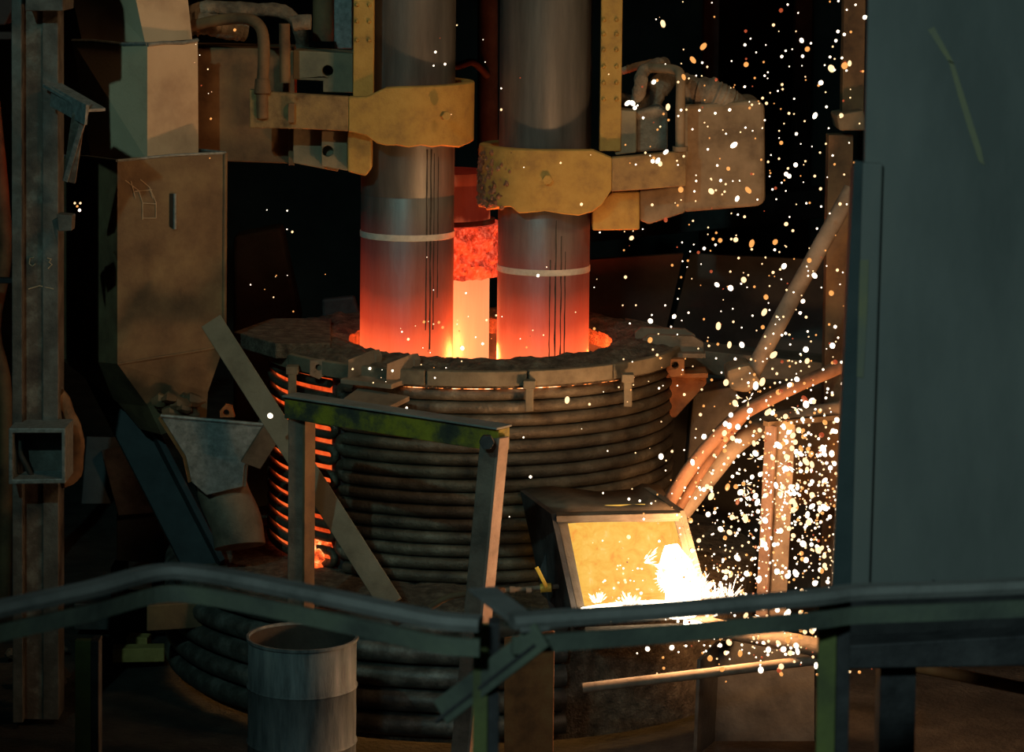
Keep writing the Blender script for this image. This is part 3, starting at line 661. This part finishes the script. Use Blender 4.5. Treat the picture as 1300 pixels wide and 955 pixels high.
# angle bracket with hanging leg
ab = MB(); ab.beam(P(66, 108, YC-0.1), P(122, 140, YC-0.45), 0.13, 0.02, (0, 0, 1)); ab.beam(P(66, 122, YC-0.16), P(110, 146, YC-0.5), 0.02, 0.12, (0, 0, 1)); ba_ = ab.build('bracket_arm', 'galvanised', co, bevel=0.003)
MB().beam(P(112, 132, YC-0.45), P(84, 228, YC-0.2), 0.03, 0.05, (0, 1, 0)).build('bracket_leg', 'galvanised', ba_, bevel=0.003)
MB().beam(P(100, 145, YC-0.40), P(88, 230, YC-0.2), 0.075, 0.03, (0, 1, 0)).build('bracket_leg', 'column_web', ba_, bevel=0.003)
MB().tube(bez([P(72, 500, YC+.05), P(84, 520, YC+.1), P(96, 560, YC+.1), P(92, 600, YC+.1), P(76, 612, YC+.05)], 20), 0.05, 12, jitter=0.3).build('cable_loop', 'brown_beam', co, smooth=True)
# things left of and behind the column
tag(MB().pix([(-40, -40), (16, -40), (16, 12), (6, 32), (-40, 32)], 19.3, 0.25).build('overhead_duct', 'blue_steel', bevel=0.01), 'teal duct end behind the top of the column', 'duct')
tag(MB().beam(P(-60, 45, 19.2), P(20, 45, 19.2), 0.1, 0.05).build('pipe_rail', 'blue_steel', bevel=0.005), 'thin dark rail running behind the column below the duct', 'rail')
tag(MB().beam(P(-60, 355, 19.2), P(24, 356, 19.2), 0.08, 0.035).build('pipe_rail', 'blue_steel', bevel=0.005), 'thin dark rail meeting the column at mid height', 'rail')
tag(MB().tube(bez([P(-10, 120, 19.6), P(3, 250, 19.6), P(6, 330, 19.6), P(-8, 420, 19.6), P(8, 520, 19.5), P(4, 830, 19.4)], 24), 0.05, 10).build('hanging_cable', 'brown_beam', smooth=True), 'thick rusty brown cable hanging behind the steel column', 'cable')

# ================================================================== LONG FLAT BARS
tag(MB().beam(P(268, 408, 16.95), P(497, 768, 15.9), 0.135, 0.022, (0, -1, 0.3)).build('flat_bar', 'bar_steel', bevel=0.003), 'long flat steel bar leaning across the furnace front', 'bar')
tag(MB().beam(P(352, 536, 16.7), P(318, 590, 16.85), 0.13, 0.02, (0.3, -1, 0)).build('flat_bar', 'box_plate', bevel=0.003), 'short flat bar tucked under the leaning bar by the trough', 'bar')

# ================================================================== BARRIER FRAME
zf = P(370, 510, 15.9).z
bf = thing('barrier_frame', 'heavy steel barrier frame with a mossy green top beam', 'barrier', (P(500, 700, 15.4).x, 15.4, 0))
pa, pb = P(368, 516, 15.9), P(640, 558, 14.98)
d = (pb - pa)
MB().beam(pa, pb, 0.10, 0.125).build('top_beam', 'green_paint', bf, bevel=0.006)
MB().beam(pa + V((0, -0.01, 0.068)), pb + V((0, -0.01, 0.068)), 0.135, 0.012).build('top_flange', 'rail_steel', bf, bevel=0.003)
def post(root, top, bot, wd, m1, m2):
    ax = (V(bot) - V(top)).normalized(); mb = MB(); mb.beam(top, bot, wd, 0.02, (0, -1, 0)); mb.build('post', m1, root, bevel=0.003)
    o = V((wd/2 + 0.02, 0.02, 0)); MB().beam(V(top) + o, V(bot) + o, 0.09, 0.018, (0.8, -0.6, 0)).build('post_flange', m2, root, bevel=0.003)
def floorpt(px, py, Y): 
    p = P(px, py, Y); return p
t0 = P(377, 524, 15.86); post(bf, t0, V((P(376, 740, 15.86).x, 15.86, 0.0)), 0.095, 'frame_steel', 'brown_beam')
t1 = P(622, 556, 14.93); b1 = P(596, 830, 14.93); dirv = (b1 - t1); k = (t1.z - 0.0)/(t1.z - b1.z)
post(bf, t1, t1 + dirv*k, 0.10, 'frame_steel', 'spark_lit_steel')
hexbolt(P(618, 561, 14.86), 0.04, 0.03, bf, 'dark_steel')

# ================================================================== TAPPING BOX (slag door)
tb = thing('tapping_box', 'open tapping box with glowing yellow lining and a steel hood', 'tapping box', (P(800, 770, 16.0).x, 16.1, P(800, 790, 15.9).z))
f_in = [P(720, 661, 16.0), P(855, 657, 16.0), P(886, 772, 15.72), P(743, 776, 15.72)]
f_out = [P(706, 652, 16.0), P(863, 649, 16.0), P(900, 786, 15.68), P(736, 790, 15.68)]
back = V((P(672, 630, 16.6) - P(712, 660, 16.0)))
nrm = V((0, 0.04, 0))
MB().prism(f_out, nrm, [f_in]).build('door_frame', 'box_plate', tb, bevel=0.006)
bo = [p + back for p in f_out]
MB().loft([[f_out[0], f_out[3]], [bo[0], bo[3]]], False, False, False).build('side_plate', 'dark_steel', tb, solid=0.03)
MB().loft([[f_out[1], f_out[2]], [bo[1], bo[2]]], False, False, False).build('side_plate', 'box_plate', tb, solid=0.03)
MB().loft([[f_out[3], f_out[2]], [bo[3], bo[2]]], False, False, False).build('floor_plate', 'box_plate', tb, solid=0.03)
lin = [p + V((0, 0.05, 0)) for p in f_in]; lb = [p + V((-0.05, 0.28, 0.02)) for p in f_in]
MB().loft([lin, lb], False, True).build('lining', 'hot_lining', tb)['label'] = 'glowing yellow refractory lining'
h0 = [P(662, 621, 16.72), P(700, 617, 16.72), P(760, 624, 16.72), P(800, 621, 16.72), P(815, 614, 16.72), P(838, 616, 16.72)]
h1 = [P(708, 658, 15.96), P(738, 656, 15.96), P(776, 655, 15.96), P(806, 655, 15.96), P(832, 655, 15.96), P(862, 654, 15.96)]
hd = MB().loft([h0, h1], False, False, False).build('hood', 'box_plate', tb, solid=0.035, smooth=True)
MB().beam(P(706, 658, 15.97), P(864, 654, 15.97), 0.05, 0.035).build('hood_lip', 'box_plate', hd, bevel=0.004)
MB().pix([(706, 664), (716, 690), (724, 760), (700, 780), (684, 728)], 16.15, 0.06).build('cheek_plate', 'dark_steel', tb, bevel=0.004)
# little flame port in the cheek
mb = MB(); c = P(716, 728, 16.1); mb.tube([c + V((0, 0, -0.06)), c + V((0, 0, -0.02)), c + V((0, 0, 0.03)), c + V((0, 0, 0.08))], [0.012, 0.03, 0.022, 0.004], 10)
mb.build('flame', 'hot_embers', tb, smooth=True)
# white hot metal stream
st_ = thing('molten_stream', 'blinding white stream of molten metal at the tapping box mouth', 'molten metal', (P(862, 770, 15.6).x, 15.6, P(862, 786, 15.6).z))
def lump(path, rr, seed, name):
    p = bez(path, 18); n = len(p); m = len(rr)
    rad = [rr[min(m-1, int(i/(n-1)*(m-1)))]*(1 - (i/(n-1)*(m-1)) % 1) + rr[min(m-1, int(i/(n-1)*(m-1))+1)]*((i/(n-1)*(m-1)) % 1) for i in range(n)]
    MB().tube(p, rad, 14, jitter=0.35, seed=seed).build(name, 'white_metal', st_, smooth=True)
lump([P(852, 692, 15.62), P(857, 718, 15.6), P(864, 748, 15.58), P(866, 780, 15.58)], [0.035, 0.085, 0.10, 0.105, 0.10], 3, 'stream')
lump([P(738, 774, 15.66), P(775, 772, 15.64), P(815, 772, 15.62), P(860, 772, 15.6)], [0.012, 0.03, 0.04, 0.05], 5, 'runner')
lump([P(868, 792, 15.58), P(885, 794, 15.58), P(898, 797, 15.6)], [0.02, 0.03, 0.012], 6, 'splash')
lamp('stream_light', 'POINT', P(908, 722, 15.45), None, 190, (1.0, 0.48, 0.19), 0.12)
lamp('spark_shower_light', 'POINT', P(1035, 590, 16.3), None, 26, (1.0, 0.42, 0.14), 0.4)
# runner lip and beams below
tag(MB().loft([[P(742, 796, 15.7), P(890, 790, 15.7), P(930, 800, 16.0), P(742, 800, 16.0)], [P(742, 806, 15.7), P(890, 806, 15.7), P(930, 812, 16.0), P(742, 812, 16.0)]]).build('runner_lip', 'box_plate', bevel=0.006), 'hot lit steel lip plate under the tapping box', 'plate')
# valve with yellow lever
vl = thing('gas_valve', 'small pipe valve with yellow lever beside the tapping box', 'valve', (P(680, 748, 15.9).x, 15.95, P(680, 756, 15.9).z))
MB().tube([P(636, 750, 15.9), P(720, 744, 15.95)], 0.014, 10).build('pipe', 'dusty_pipe', vl, smooth=True)
MB().tube([P(686, 747, 15.88), P(700, 746, 15.88)], 0.026, 12).build('valve_body', 'brass', vl, smooth=True)
MB().beam(P(694, 746, 15.85), P(681, 720, 15.85), 0.022, 0.012, (0, -1, 0)).build('lever', 'brass', vl, bevel=0.003)
for a in (647, 668): MB().tube([P(a, 749, 15.9), P(a+7, 749, 15.9)], 0.02, 10).build('coupling', 'dusty_pipe', vl, smooth=True)

# ================================================================== RIGHT SIDE: pipes, hoses, posts
tag(MB().tube([P(1082, 240, 17.4), P(1010, 370, 17.3), P(945, 492, 17.2)], S(11, 17.3), 18, jitter=0.03).build('slanting_pipe', 'dusty_pipe', smooth=True), 'dusty straight pipe slanting down beside the green panel', 'pipe')
tag(MB().pix([(922, 470), (952, 462), (968, 486), (950, 500), (926, 496)], 17.1, 0.3).build('pipe_clamp', 'dusty_beam', bevel=0.03), 'lumpy dusty clamp at the foot of the slanting pipe', 'clamp')
def hose(name, pts, r, mat, label, seed):
    return tag(MB().tube(bez(pts, 36), r, 14, jitter=0.05, seed=seed).build(name, mat, smooth=True), label, 'hose', 'water hoses by the tapping box')
hose('water_hose', [P(848, 640, 16.4), P(880, 590, 16.4), P(930, 535, 16.5), P(990, 500, 16.6), P(1075, 462, 16.8)], S(9, 16.5), 'hose_rubber', 'thick orange lit hose curving from tapping box to the panel', 1)
hose('water_hose', [P(862, 645, 16.55), P(890, 600, 16.55), P(918, 560, 16.6), P(945, 528, 16.7)], S(6, 16.5), 'hose_rubber', 'thin orange hose beside the thick curved one', 2)
hose('water_hose', [P(865, 652, 16.65), P(905, 600, 16.7), P(940, 560, 16.75), P(985, 535, 17.1), P(1070, 520, 17.2)], S(12, 16.7), 'dusty_pipe', 'thick dusty brown hose curving under the orange one', 3)
pp = thing('angle_post', 'rusty angle iron post standing among the sparks', 'post', (P(972, 800, 16.8).x, 16.8, 0))
ta, bo_ = P(979, 540, 16.8), P(964, 840, 16.8); kk = ta.z/(ta.z-bo_.z); bo_ = ta + (bo_-ta)*kk
MB().beam(ta, bo_, 0.08, 0.02, (-0.7, -0.7, 0)).build('front_flange', 'spark_lit_steel', pp, bevel=0.003)
MB().beam(ta + V((0.09, 0.05, 0)), bo_ + V((0.09, 0.05, 0)), 0.12, 0.02, (0, -1, 0)).build('side_flange', 'dusty_pipe', pp, bevel=0.003)
MB().beam(P(972, 538, 16.8), P(1075, 528, 17.2), 0.05, 0.03).build('cross_bar', 'dusty_beam', pp, bevel=0.003)
bc = thing('back_column', 'rusty box column with cap plate half hidden by the green panel', 'column', (P(1066, 600, 18.2).x, 18.2, 0))
q = P(1066, 170, 18.2); MB().box((q.x, 18.2, q.z/2), (0.16, 0.16, q.z)).build('shaft', 'brown_beam', bc, bevel=0.006)
MB().pix([(1062, 146), (1096, 140), (1104, 166), (1066, 166)], 18.0, 0.35).build('cap_plate', 'dusty_beam', bc, bevel=0.01)
q2 = P(1082, -60, 18.25); MB().box((q.x + 0.08, 18.25, (q.z + 7)/2 + 0.1), (0.14, 0.14, 7 - q.z)).build('upper_shaft', 'brown_beam', bc, bevel=0.006)
# leaning shield plates behind the furnace
for pts, Y, lab in (([(742, 330), (868, 322), (842, 438), (800, 860), (742, 860)], 20.0, 'dark shield plate leaning behind the right-hand electrode'), ([(876, 322), (1050, 330), (1050, 860), (848, 860), (848, 440)], 20.2, 'wide dark shield plate leaning behind the lifting lugs')):
    tag(MB().pix(pts, Y, 0.06).build('shield_plate', 'shield_plate', bevel=0.006), lab, 'plate')
tag(MB().pix([(860, 442), (1060, 462), (1060, 485), (930, 480), (860, 470)], 19.0, 0.4).build('ledge_beam', 'box_plate', bevel=0.01), 'dusty ledge beam below the wide dark shield plate', 'beam')
tag(MB().pix([(880, 500), (935, 490), (945, 560), (900, 620), (872, 600)], 18.2, 0.3).build('pipe_box', 'box_plate', bevel=0.02), 'rusty box behind the curved hoses', 'box')
for px0, px1, Y, lab in ((885, 905, 25, 'far dark column behind the right clamp arm'), (1000, 1022, 26, 'far dark column behind the flying sparks')):
    a = P((px0+px1)/2, 500, Y); tag(MB().box((a.x, Y, 6), (S(px1-px0, Y), 0.2, 12)).build('hall_column', 'black_steel', bevel=0.01), lab, 'column')
tag(MB().beam(P(620, 300, 24), P(1100, 250, 24), 0.3, 0.25).build('hall_beam', 'black_steel', bevel=0.01), 'far dark beam crossing behind the sparks', 'beam')
tag(MB().pix([(296, 300), (356, 288), (380, 400), (380, 740), (296, 740)], 20.5, 0.3).build('transformer_box', 'shield_plate', bevel=0.03), 'dim dark box behind the furnace roof next to the chute', 'box')
tag(MB().pix([(408, 380), (450, 376), (456, 396), (456, 420), (410, 418)], 19.3, 0.08).build('lifting_plate', 'dark_steel', bevel=0.02), 'dark rounded lug plate standing behind the hot electrode', 'plate')
MB().pix([(1000, 532), (1078, 528), (1078, 645), (1000, 640)], 17.7, 0.03).build('light_catch_plate', 'brown_beam', pp, bevel=0.004)  # added brown plate, placed to catch warm light behind the sparks
# lower right pipes and beam
def lowpipe(a, b, r, mat, lab): return tag(MB().tube([a, a.lerp(b, .5), b], r, 14, jitter=0.04).build('floor_pipe', mat, smooth=True), lab, 'pipe', 'low pipes under the handrail')
lowpipe(P(740, 874, 15.3), P(1120, 828, 15.3), S(6.5, 15.3), 'dusty_pipe', 'thin brown pipe running low under the handrail')
lowpipe(P(880, 792, 15.7), P(1120, 838, 15.0), S(12, 15.5), 'box_plate', 'thick dark pipe sloping away from the tapping box lip')
lowpipe(P(1120, 838, 12.5), P(1330, 880, 12.3), S(8, 12.4), 'orange_rust', 'orange rusted pipe below the green panel')
for (a, b, r, lab) in ():
    pass
tag(MB().loft([[P(885, 838, 15.8), P(912, 812, 16.1), P(1035, 824, 15.9)], [P(880, 960, 15.8), P(905, 940, 16.1), P(1035, 940, 15.9)]], False, False, False).build('apron_plate', 'black_steel', solid=0.02), 'dark bent apron plate under the sloping pipe', 'plate')
rp = P(700, 830, 15.0)
tag(MB().pix([(640, 812), (704, 803), (702, 1000), (640, 1000)], 14.5, 0.05).build('cover_plate', 'orange_rust', bevel=0.006), 'rusty brown cover plate behind the rail joint', 'plate')
tag(MB().tube(bez([P(545, 772, 15.2), P(570, 758, 15.2), P(605, 752, 15.15), P(640, 750, 15.2)], 16), 0.018, 10).build('bent_pipe', 'brown_beam', smooth=True), 'thin rusty bent pipe behind the rail joint', 'pipe')

# ================================================================== GREEN PANEL (foreground right)
YP = 9.4
pn = thing('heat_shield', 'tall grey green steel heat shield with folded edge and yellow stains', 'shield', (P(1200, 760, YP).x, YP, P(1200, 830, YP).z))
MB().pix([(1104, -60), (1500, -60), (1500, 748), (1078, 752), (1098, 208)], YP, 0.05).build('sheet', 'panel_steel', pn, bevel=0.004)
MB().pix([(1085, 206), (1121, 208), (1104, 752), (1057, 756)], YP-0.03, 0.035).build('edge_fold', 'panel_steel', pn, bevel=0.006)
MB().prism([P(1085, 206, YP-0.03), P(1057, 756, YP-0.03), P(1055, 756, YP+0.3), P(1080, 214, YP+0.3)], (0.02, 0, 0)).build('edge_return', 'panel_edge', pn)
MB().pix([(1085, 204), (1095, 205), (1080, 752), (1057, 756)], YP-0.036, 0.004).build('edge_strip', 'panel_edge', pn)
for pts in ([(1178, 38), (1186, 34), (1212, 82), (1204, 78), (1196, 66)], [(1204, 76), (1211, 80), (1246, 190), (1250, 210), (1243, 205), (1228, 160), (1216, 120)]):
    MB().pix(pts, YP-0.004, 0.003).build('yellow_streak', 'panel_stain', pn)
MB().pix([(1092, 330), (1103, 330), (1100, 420), (1096, 480), (1086, 478)], YP-0.034, 0.003).build('yellow_streak', 'panel_stain', pn)
MB().pix([(1184, 738), (1188, 738), (1188, 746), (1184, 746)], YP-0.02, 0.03).build('stud', 'dark_steel', pn)
MB().pix([(1074, 820), (1500, 796), (1500, 842), (1074, 850)], YP-0.1, 0.15).build('bottom_beam', 'dark_steel', pn, bevel=0.006)
MB().pix([(1078, 750), (1500, 744), (1500, 800), (1078, 824)], YP+0.02, 0.04).build('kick_plate', 'black_steel', pn)
for px in (1140, 1420):
    c = P(px, 840, YP); MB().box((c.x, YP+0.05, c.z/2), (0.12, 0.12, c.z)).build('leg', 'dark_steel', pn)

# ================================================================== HANDRAIL (foreground)
ZR = 2.9
hr = thing('handrail', 'bent angle iron handrail with a strut joint and green posts', 'handrail', (P(640, 800, 8).x, 8.0, 0))
def railseg(pts, nm):
    path = bez([G(x, y, ZR) for x, y in pts], 40)
    # flat top flange and hanging flange swept along the path
    n = len(path); r1 = []; r2 = []
    for i in range(n):
        t = (path[min(n-1, i+1)] - path[max(0, i-1)]); t.z = 0; t.normalize(); s_ = V((t.y, -t.x, 0))
        c = path[i]
        r1.append([c + s_*0.028 + V((0, 0, -0.018)), c + s_*0.034, c + s_*0.024 + V((0, 0, 0.018)), c - s_*0.03 + V((0, 0, 0.018)), c - s_*0.036, c - s_*0.03 + V((0, 0, -0.018))])
        b = c + V((0, 0, -0.055))
        r2.append([b + s_*0.012 + V((0, 0, -0.036)), b + s_*0.012 + V((0, 0, 0.012)), b - s_*0.006 + V((0, 0, 0.012)), b - s_*0.006 + V((0, 0, -0.036))])
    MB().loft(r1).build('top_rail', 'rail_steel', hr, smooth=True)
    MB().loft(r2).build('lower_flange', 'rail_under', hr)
railseg([(-60, 788), (0, 773), (60, 760), (120, 747), (170, 733), (205, 726), (240, 726), (300, 735), (400, 755), (500, 776), (560, 788), (610, 792)], 'a')
railseg([(650, 789), (720, 784), (850, 775), (960, 765), (1040, 758), (1090, 752), (1200, 748), (1360, 741)], 'b')
# joint strut: a wide angle with plate on top
j0, j1 = P(612, 748, 8.15), P(680, 800, 7.72)
MB().beam(j0, j1, 0.085, 0.012, (0, 0, 1)).build('joint_plate', 'rail_steel', hr, bevel=0.003)
s0, s1 = P(688, 806, 7.7), P(560, 905, 7.9)
MB().beam(s0, s1, 0.012, 0.075, (0, 0, 1)).build('strut', 'rail_under', hr, bevel=0.002)
MB().beam(s0 + V((0, 0.03, -0.03)), s1 + V((0, 0.03, -0.03)), 0.07, 0.01, (0, 0, 1)).build('strut_flange', 'dark_steel', hr, bevel=0.002)
def railpost(px, py, wpx, zb, nm='post'):
    g = G(px, py, ZR - 0.03); wd = S(wpx, g.y)
    MB().box((g.x - wd*0.22, g.y, (g.z+zb)/2), (wd*0.56, 0.02, g.z - zb)).build(nm, 'green_post', hr, bevel=0.002)
    MB().box((g.x + wd*0.28, g.y + 0.035, (g.z+zb)/2), (wd*0.44, 0.07, g.z - zb)).build(nm + '_flange', 'dark_steel', hr, bevel=0.002)
railpost(1060, 762, 42, 0.0); railpost(618, 792, 34, 0.0); railpost(-120, 790, 34, 0.0)

# ================================================================== SMALL THINGS ON THE FLOOR
dr = thing('steel_drum', 'open grey steel drum with a dark brown inside', 'drum', (P(384, 800, 15.2).x, 15.2, 0))
dc = P(384, 808, 15.2); rd = S(70, 15.2)
prof = [(rd, 0.0), (rd, dc.z*0.33), (rd+0.008, dc.z*0.345), (rd, dc.z*0.36), (rd, dc.z*0.68), (rd+0.008, dc.z*0.695), (rd, dc.z*0.71), (rd, dc.z)]
MB().lathe((dc.x, 15.2, 0), prof, 48).build('body', 'drum_steel', dr, smooth=True, solid=0.006)
MB().lathe((dc.x, 15.2, 0), [(rd-0.004, dc.z-0.012), (rd+0.01, dc.z-0.012), (rd+0.01, dc.z+0.004), (rd-0.004, dc.z+0.004)], 48, 0, 2*PI, True).build('rim', 'drum_steel', dr, smooth=True)
MB().lathe((dc.x, 15.2, 0), [(rd-0.008, dc.z-0.01), (rd-0.01, dc.z-0.2), (0.15, dc.z-0.18), (0.001, dc.z-0.16)], 48).build('lining', 'drum_inside', dr, smooth=True)  # inside surface, darker than the drum body
sp_ = P(110, 812, 14.0); po = thing('stub_post', 'short green steel stub post standing on the sooty floor', 'post', (sp_.x, 14.0, 0))
MB().box((sp_.x - 0.015, 14.0, sp_.z/2), (0.08, 0.05, sp_.z)).build('front_flange', 'green_post', po, bevel=0.004)
MB().box((sp_.x + 0.045, 14.03, sp_.z/2), (0.04, 0.12, sp_.z)).build('side_flange', 'dark_steel', po, bevel=0.004)
def lay(c, size, rz, mat, name, label, cat, group=None):
    rot = Matrix.Rotation(rz, 3, 'Z'); c = V(c)
    return tag(MB().box((c.x, c.y, c.z + size[2]/2), size, rot).build(name, mat, bevel=0.006), label, cat, group)
g = G(176, 838, 0); lay((g.x, g.y, 0), (0.33, 0.12, 0.09), 0.1, 'yellow_brick', 'fire_brick', 'long yellow fire brick lying in front of the furnace pipes', 'brick')
g = G(176, 822, 0); lay((g.x, g.y, 0), (0.14, 0.12, 0.08), -0.1, 'yellow_brick', 'fire_brick', 'small half yellow fire brick behind the long one', 'brick')
MB().pix([(186, 769), (262, 764), (262, 797), (186, 802)], 17.0, 0.5).build('hearth_bracket', 'brown_beam', furn, bevel=0.008)
rnd = random.Random(21)
for i in range(26):
    px, py = rnd.uniform(5, 330), rnd.uniform(812, 875)
    g = G(px, py, 0); s_ = rnd.uniform(0.02, 0.06)
    if (g - V((cz.x, cz.y, 0))).length < 2.1 or (140 < px < 225 and py < 855): continue
    mb = MB(); c = g + V((0, 0, s_*0.5)); k_ = rnd.random()*6
    mb.tube([c + V((-s_*1.3*math.cos(k_), -s_*1.3*math.sin(k_), -s_*.3)), c + V((-s_*.5*math.cos(k_), -s_*.5*math.sin(k_), 0)), c + V((s_*.6*math.cos(k_), s_*.6*math.sin(k_), 0)), c + V((s_*1.4*math.cos(k_), s_*1.4*math.sin(k_), -s_*.2))], [s_*.4, s_, s_*.8, s_*.3], 6, jitter=0.5, seed=i)
    tag(mb.build('rubble_stone', 'rubble'), 'loose sooty lump of slag rubble on the floor', 'rubble', 'rubble on the sooty floor')

# ================================================================== SPARKS
rnd = random.Random(77)
def ico(sub):
    bm = bmesh.new(); bmesh.ops.create_icosphere(bm, subdivisions=sub, radius=1.0)
    vs_ = [v.co.copy() for v in bm.verts]; fs_ = [[v.index for v in f.verts] for f in bm.faces]; bm.free(); return vs_, fs_
IV, IF = ico(2); JV, JF = ico(1)
def in_panel(px, py): return px > 1104 - max(0, py-0)*0.052 and py < 750
clusters = [  # x, y, sx, sy, count, size
    (1005, 640, 42, 75, 230, 1.0), (1030, 560, 30, 60, 100, 1.1), (955, 690, 45, 60, 230, 0.9), (940, 600, 40, 50, 90, 0.9), (1010, 590, 45, 60, 120, 1.0), (985, 500, 55, 60, 110, 1.0),
    (1000, 330, 50, 90, 100, 0.9), (930, 290, 60, 80, 60, 1.0), (985, 130, 55, 80, 110, 0.9), (1070, 90, 14, 60, 26, 1.2), (900, 120, 50, 70, 26, 0.9),
    (1045, 680, 22, 60, 160, 1.0), (900, 740, 40, 40, 140, 0.7), (860, 640, 50, 30, 35, 0.8), (820, 380, 50, 60, 30, 0.8), (880, 430, 40, 40, 26, 0.9),
    (950, 815, 70, 20, 130, 1.0), (790, 740, 40, 22, 90, 0.6), (600, 420, 60, 30, 24, 0.6), (840, 160, 40, 60, 24, 1.0), (1100, 845, 40, 14, 12, 0.9),
    (560, 450, 60, 14, 14, 0.7), (480, 490, 30, 18, 10, 0.5), (370, 340, 30, 40, 12, 0.5), (600, 60, 30, 60, 10, 0.5), (260, 70, 10, 60, 12, 0.5), (640, 130, 200, 200, 14, 0.5), (760, 590, 60, 60, 14, 0.6)]
sparks = []
for cx, cy, sx, sy, n, sz in clusters:
    for _ in range(n):
        px, py = rnd.gauss(cx, sx), rnd.gauss(cy, sy)
        Y = (rnd.uniform(14.0, 15.0) if py > 778 else rnd.uniform(14.6, 16.6)) if px > 760 else rnd.uniform(16.0, 16.8)
        if px > 1075 and py > 220 and py < 750: continue
        if px > 1100 and py < 750: continue
        if py > 868: continue
        d_ = 1.6 + rnd.expovariate(1/1.7); d_ = min(d_, 6.2) * sz
        sparks.append((d_, px, py, Y))
# a few named spots seen in the picture
for d_, px, py in ((6, 343, 528), (3.2, 98, 262), (3, 95, 258), (3, 102, 258), (4, 101, 267), (4, 683, 350), (5, 848, 136), (5, 797, 131), (5.5, 803, 131), (4.5, 806, 137), (4, 830, 201), (4.5, 835, 204), (5, 838, 208), (6, 903, 243), (6, 893, 59), (4, 298, 38), (5, 1098, 22), (6, 1107, 26), (5, 1112, 18), (5.5, 720, 508)):
    sparks.append((d_, px, py, 16.2 if px < 750 and px > 300 else 16.4))
sparks.sort(reverse=True)
me_by = {}
for mn in ('spark_white', 'spark_cream', 'spark_orange', 'spark_red'):
    me = bpy.data.meshes.new('spark_' + mn); me.from_pydata([tuple(v) for v in IV], [], IF); me.materials.append(M[mn])
    for p in me.polygons: p.use_smooth = True
    me_by[mn] = me
def pick():
    r = rnd.random()
    return 'spark_white' if r < 0.44 else 'spark_cream' if r < 0.77 else 'spark_orange' if r < 0.95 else 'spark_red'
CW = {'spark_white': 'white hot', 'spark_cream': 'pale yellow', 'spark_orange': 'orange', 'spark_red': 'dull red'}
PLACES = [
    (lambda x, y: x < 310, '%s %s spark falling past the rusty chute', 'sparks by the chute'),
    (lambda x, y: x < 760, '%s %s spark flying around the hot electrodes', 'sparks around the electrodes'),
    (lambda x, y: y < 300, '%s %s spark drifting high up beside the right clamp arm', 'sparks high up'),
    (lambda x, y: y > 778, '%s %s spark falling below the handrail', 'sparks below the handrail'),
    (lambda x, y: y < 520, '%s %s spark flying around the slanting pipe', 'sparks around the slanting pipe'),
    (lambda x, y: True, '%s %s spark in the dense shower beside the tapping box', 'sparks in the dense shower')]
NI = 298
for i, (d_, px, py, Y) in enumerate(sparks[:NI]):
    mn = pick(); o = bpy.data.objects.new('spark', me_by[mn]); COL.objects.link(o)
    o.location = P(px, py, Y); r = S(d_, Y)*0.62
    st2 = rnd.choice((1.0, 1.0, 1.15, 1.5))
    o.scale = (r*0.92, r*0.92, r*st2); o.rotation_euler = (rnd.uniform(-.3, .3), rnd.uniform(-0.9, 0.9), 0)
    for fn, lab, grp in PLACES:
        if fn(px, py): tag(o, lab % ('round' if st2 < 1.2 else 'long', CW[mn]), 'spark', grp); break
vs_, fs_, mi = [], [], []
names = ['spark_white', 'spark_cream', 'spark_orange', 'spark_red']
for (d_, px, py, Y) in sparks[NI:]:
    c = P(px, py, Y); r = S(d_, Y)*0.55; k = names.index(pick()); n = len(vs_)
    vs_ += [tuple(c + v*r) for v in JV]; fs_ += [[i + n for i in f] for f in JF]; mi += [k]*len(JF)
# fans of tiny streaks where the metal splashes
def burst(px, py, Y, n, lo, hi, a0, a1, r0=0.0):
    for _ in range(n):
        a = D2R(rnd.uniform(a0, a1)); l = rnd.uniform(lo, hi); s0 = rnd.uniform(r0, r0 + l)
        c = P(px, py, Y + rnd.uniform(-0.25, 0.05)); dv = V((math.cos(a), rnd.uniform(-0.4, 0.4), math.sin(a))).normalized()
        p, q = c + dv*S(s0, Y), c + dv*S(s0 + l, Y); u = dv.cross(V((0, 1, 0))).normalized()*S(0.75, Y); w_ = u.cross(dv)
        n0 = len(vs_)
        vs_.extend([tuple(p), tuple(p.lerp(q, .6) + u), tuple(p.lerp(q, .6) - u*.5 + w_), tuple(p.lerp(q, .6) - u*.5 - w_), tuple(q)])
        f_ = [[0, 1, 2], [0, 2, 3], [0, 3, 1], [4, 2, 1], [4, 3, 2], [4, 1, 3]]
        fs_.extend([[i + n0 for i in f] for f in f_]); mi.extend([rnd.choice((0, 0, 1))]*6)
burst(860, 730, 15.5, 420, 4, 10, 0, 360, 14)
burst(870, 770, 15.5, 170, 6, 16, 15, 80, 22)
burst(905, 775, 15.5, 110, 6, 18, 20, 110, 6)
burst(925, 765, 15.5, 40, 6, 16, 40, 130, 4)
burst(800, 775, 15.5, 150, 5, 12, 30, 150, 4)
burst(760, 768, 15.5, 60, 4, 10, 40, 150, 2)
burst(815, 715, 15.5, 30, 5, 14, -10, 60, 2)
for _ in range(9):
    x, y = rnd.gauss(1000, 40), rnd.gauss(600, 70)
    if x < 1066: burst(x, y, 15.8, 9, 3, 9, 0, 360, 0)
me = bpy.data.meshes.new('small_sparks'); me.from_pydata(vs_, [], fs_)
for k in names: me.materials.append(M[k])
me.polygons.foreach_set('material_index', mi)
o = bpy.data.objects.new('small_sparks', me); COL.objects.link(o); o['kind'] = 'stuff'
tag(o, 'countless tiny bright sparks spraying from the molten stream', 'sparks')
